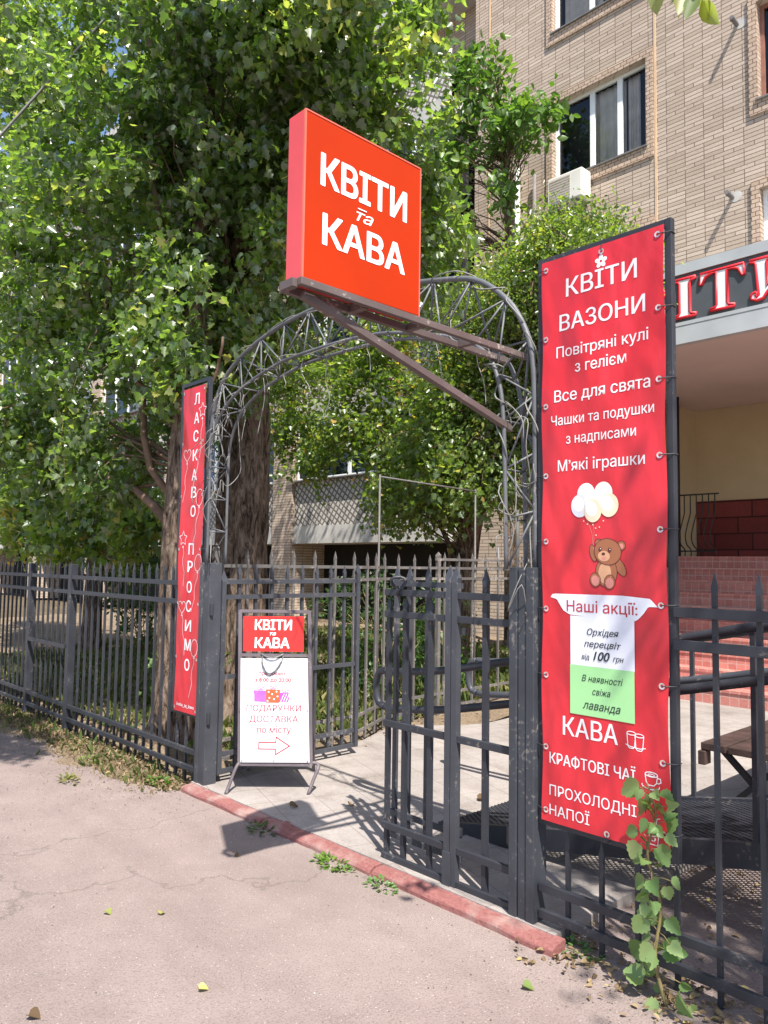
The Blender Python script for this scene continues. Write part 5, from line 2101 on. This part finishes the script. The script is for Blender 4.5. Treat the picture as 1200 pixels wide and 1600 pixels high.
weed("dark green weed at the kerb inside the square sign's shadow", 0.99, -.19, .10, 60, 51, "leaf_dark", .7)
weed("bright green weed growing against the middle of the red kerb", 1.66, -.20, .10, 80, 52, "leaf_bright", .7)
weed("small pale weed just right of the bright one at the red kerb", 1.80, -.215, .05, 26, 53, "leaf_sapling", .3, .022)
weed("grey-green weed in front of the folded gate leaf at the kerb", 2.05, -.20, .075, 70, 54, "leaf_sapling", .2, .028)
weed("green weed between the pickets right of the gate post", 3.06, -.03, .09, 60, 55, "leaf_sapling", .1, .03)
weed("dry yellowish weed at the pavement crack on the left", -.80, -.63, .09, 40, 56, "grass", .8, .04)
weed("fresh green tuft at the fence foot under the middle of the left fence", -1.25, -.30, .09, 50, 57, "leaf_bright", .6, .035)
weed("green tuft by the foot of the left gate post", -.33, -.17, .09, 45, 58, "leaf_bright", .4, .04)


def fallen(label, x, y, size, mat, tone, rot, z=-.045):
    d = np.array([[math.cos(rot), math.sin(rot), .08]])
    o = leaf_mesh("fallen_leaf", np.array([[x, y, z + .006]]), d, np.array([[.15, -.1, 1.0]]), np.array([size]), 'round', mat, np.array([tone]), fold=.35, curl=.3)
    tag(o, label, "leaf", "fallen leaves on the pavement")


fallen("yellow fallen leaf on the asphalt nearest the camera", 2.27, -1.345, .036, "fallen_green", 1.0, 1.0)
fallen("green fallen leaf on the asphalt below the right gate post", 3.07, -.42, .042, "fallen_green", .0, .3)
fallen("small yellow-green fallen leaf, right of the pair in mid pavement", 1.61, -1.16, .032, "fallen_green", .8, 2.2)
fallen("dull green fallen leaf, left of the pair in mid pavement", 1.42, -1.33, .034, "fallen_green", .35, .2)
fallen("dark brown fallen leaf at the near left edge of the pavement", 2.02, -1.87, .045, "litter", .0, .6)
fallen("brown curled leaf on the path before the sandwich board", 0.86, .12, .055, "litter", .15, 1.2, .004)
fallen("small dry leaf on the path right of the sandwich board", 1.10, .42, .05, "litter", .35, 2.0, .004)
fallen("dark leaf on the path behind the closed gate leaf", 1.55, 1.15, .07, "litter", .05, .7, .004)
fallen("orange dry leaf lying on the mesh ramp", 2.02, .95, .075, "litter", .35, 1.7, .085)
fallen("small brown leaf on asphalt in front of the square shadow", 1.22, -.52, .03, "litter", .2, .4)


# litter, dry grass and turf (nobody could count them)
def scatter_stuff():
    rs = np.random.RandomState(61)
    # dry leaf litter along the left fence foot and under the trees
    n = 3600
    x = rs.uniform(-7, -.05, n)
    y = np.where(rs.uniform(size=n) < .6, rs.normal(-.12, .20, n), rs.uniform(.1, 3.4, n))
    keep = (y > -.34 + .10 * rs.normal(size=n)) | (rs.uniform(size=n) < .05)
    keep &= y > -1.1
    x, y = x[keep], y[keep]
    n = len(x)
    z = np.array([-.035 + .035 * mnoise.noise(Vector((a * 1.1, b * 1.1, 0))) + .02 * mnoise.noise(Vector((a * 4, b * 4, 3))) - max(0, -.35 - b) * .09 + min(.25, max(0, (b - 1.5) * .05)) for a, b in zip(x, y)])
    p = np.stack([x, y, np.maximum(z, -.044) + rs.uniform(0, .02, n)], 1)
    d = rs.normal(size=(n, 3)); d[:, 2] *= .25
    nr = rs.normal(size=(n, 3)) * .45 + np.array([0, 0, 1.0])
    o = leaf_mesh("leaf_litter", p, d, nr, rs.uniform(.015, .042, n), 'oval', "litter", np.clip(rs.normal(.32, .25, n), 0, 1), fold=.25, curl=.2)
    o["kind"] = "stuff"
    # litter right of the gate, under the ramp and at the fence foot
    n = 900
    x = rs.uniform(2.85, 4.6, n); y = rs.normal(-.05, .11, n)
    m = rs.uniform(size=n) < .35
    y[m] = rs.uniform(.05, 1.4, m.sum())
    p = np.stack([x, y, -.042 + rs.uniform(0, .012, n)], 1)
    d = rs.normal(size=(n, 3)); d[:, 2] *= .2
    nr = rs.normal(size=(n, 3)) * .4 + np.array([0, 0, 1.0])
    o = leaf_mesh("leaf_litter", p, d, nr, rs.uniform(.012, .04, n), 'oval', "litter", np.clip(rs.normal(.5, .28, n), 0, 1), fold=.25, curl=.2)
    o["kind"] = "stuff"
    # grit and crumbs on the asphalt, thicker along the kerb and the fence foot
    n0 = 4200
    x = np.where(rs.uniform(size=n0) < .45, rs.uniform(-3.5, 0, n0), rs.uniform(-3, 5.2, n0))
    n = n0
    y = np.where(x < -.15, -.26, -.155) - np.abs(rs.normal(0, .30, n)) - np.where(rs.uniform(size=n) < .35, rs.uniform(0, 2.2, n), 0)
    p = np.stack([x, y, np.full(n, -.047)], 1)
    d = rs.normal(size=(n, 3)); d[:, 2] *= .3
    nr = rs.normal(size=(n, 3)) * .6 + np.array([0, 0, 1.0])
    o = leaf_mesh("grit", p, d, nr, rs.uniform(.004, .012, n), 'kite', "grit", rs.uniform(0, 1, n), fold=.3, curl=.2)
    o["kind"] = "stuff"
    # grass blades: strawy along the fence foot, greener inside
    def blades(name, n, fx, fy, h, tone, mat="grass"):
        x, y = fx(n), fy(n)
        z = np.array([-.045 + .035 * mnoise.noise(Vector((a * 1.1, b * 1.1, 0))) - max(0, -.35 - b) * .09 + min(.25, max(0, (b - 1.5) * .05)) for a, b in zip(x, y)])
        p = np.stack([x, y, z], 1)
        d = rs.normal(size=(n, 3)) * .7 + np.array([0, 0, .75])
        d[:, 2] = np.abs(d[:, 2])
        nr = rs.normal(size=(n, 3))
        o = leaf_mesh(name, p, d, nr, h * rs.uniform(.4, 1.3, n), 'lance', mat, np.clip(tone + rs.normal(0, .25, n), 0, 1), fold=.0, curl=.25)
        o["kind"] = "stuff"
    blades("dry_grass", 6500, lambda n: rs.uniform(-7, -.1, n), lambda n: rs.normal(-.17, .13, n), .040, .6, "straw_grass")
    blades("dry_grass", 500, lambda n: rs.uniform(-4.5, -.15, n), lambda n: rs.normal(-.14, .12, n), .08, .4)
    blades("lawn_grass", 15000, lambda n: rs.uniform(-9, -.6, n), lambda n: rs.uniform(.3, 7.5, n), .11, .55)
    blades("lawn_grass", 7000, lambda n: rs.uniform(-3.5, -.58, n), lambda n: rs.uniform(1.2, 6, n), .13, .75)


scatter_stuff()

# overhead cable across the upper left corner
mb = MB()
A, B = Vector((-1.63, -.12, 6.655)), Vector((-2.357, -.775, 5.536))
D = (A - B).normalized()
pts = []
for i in range(25):
    s = -7 + 22 * i / 24
    p = B + D * s
    p.z += 0.0006 * (s - 0.7) ** 2
    pts.append(p)
mb.tube(pts, .012, 6)
o = O("overhead_cable", mb, "wire", None, sm=True)
tag(o, "grey overhead cable slanting across the leaves in the upper left corner", "cable")
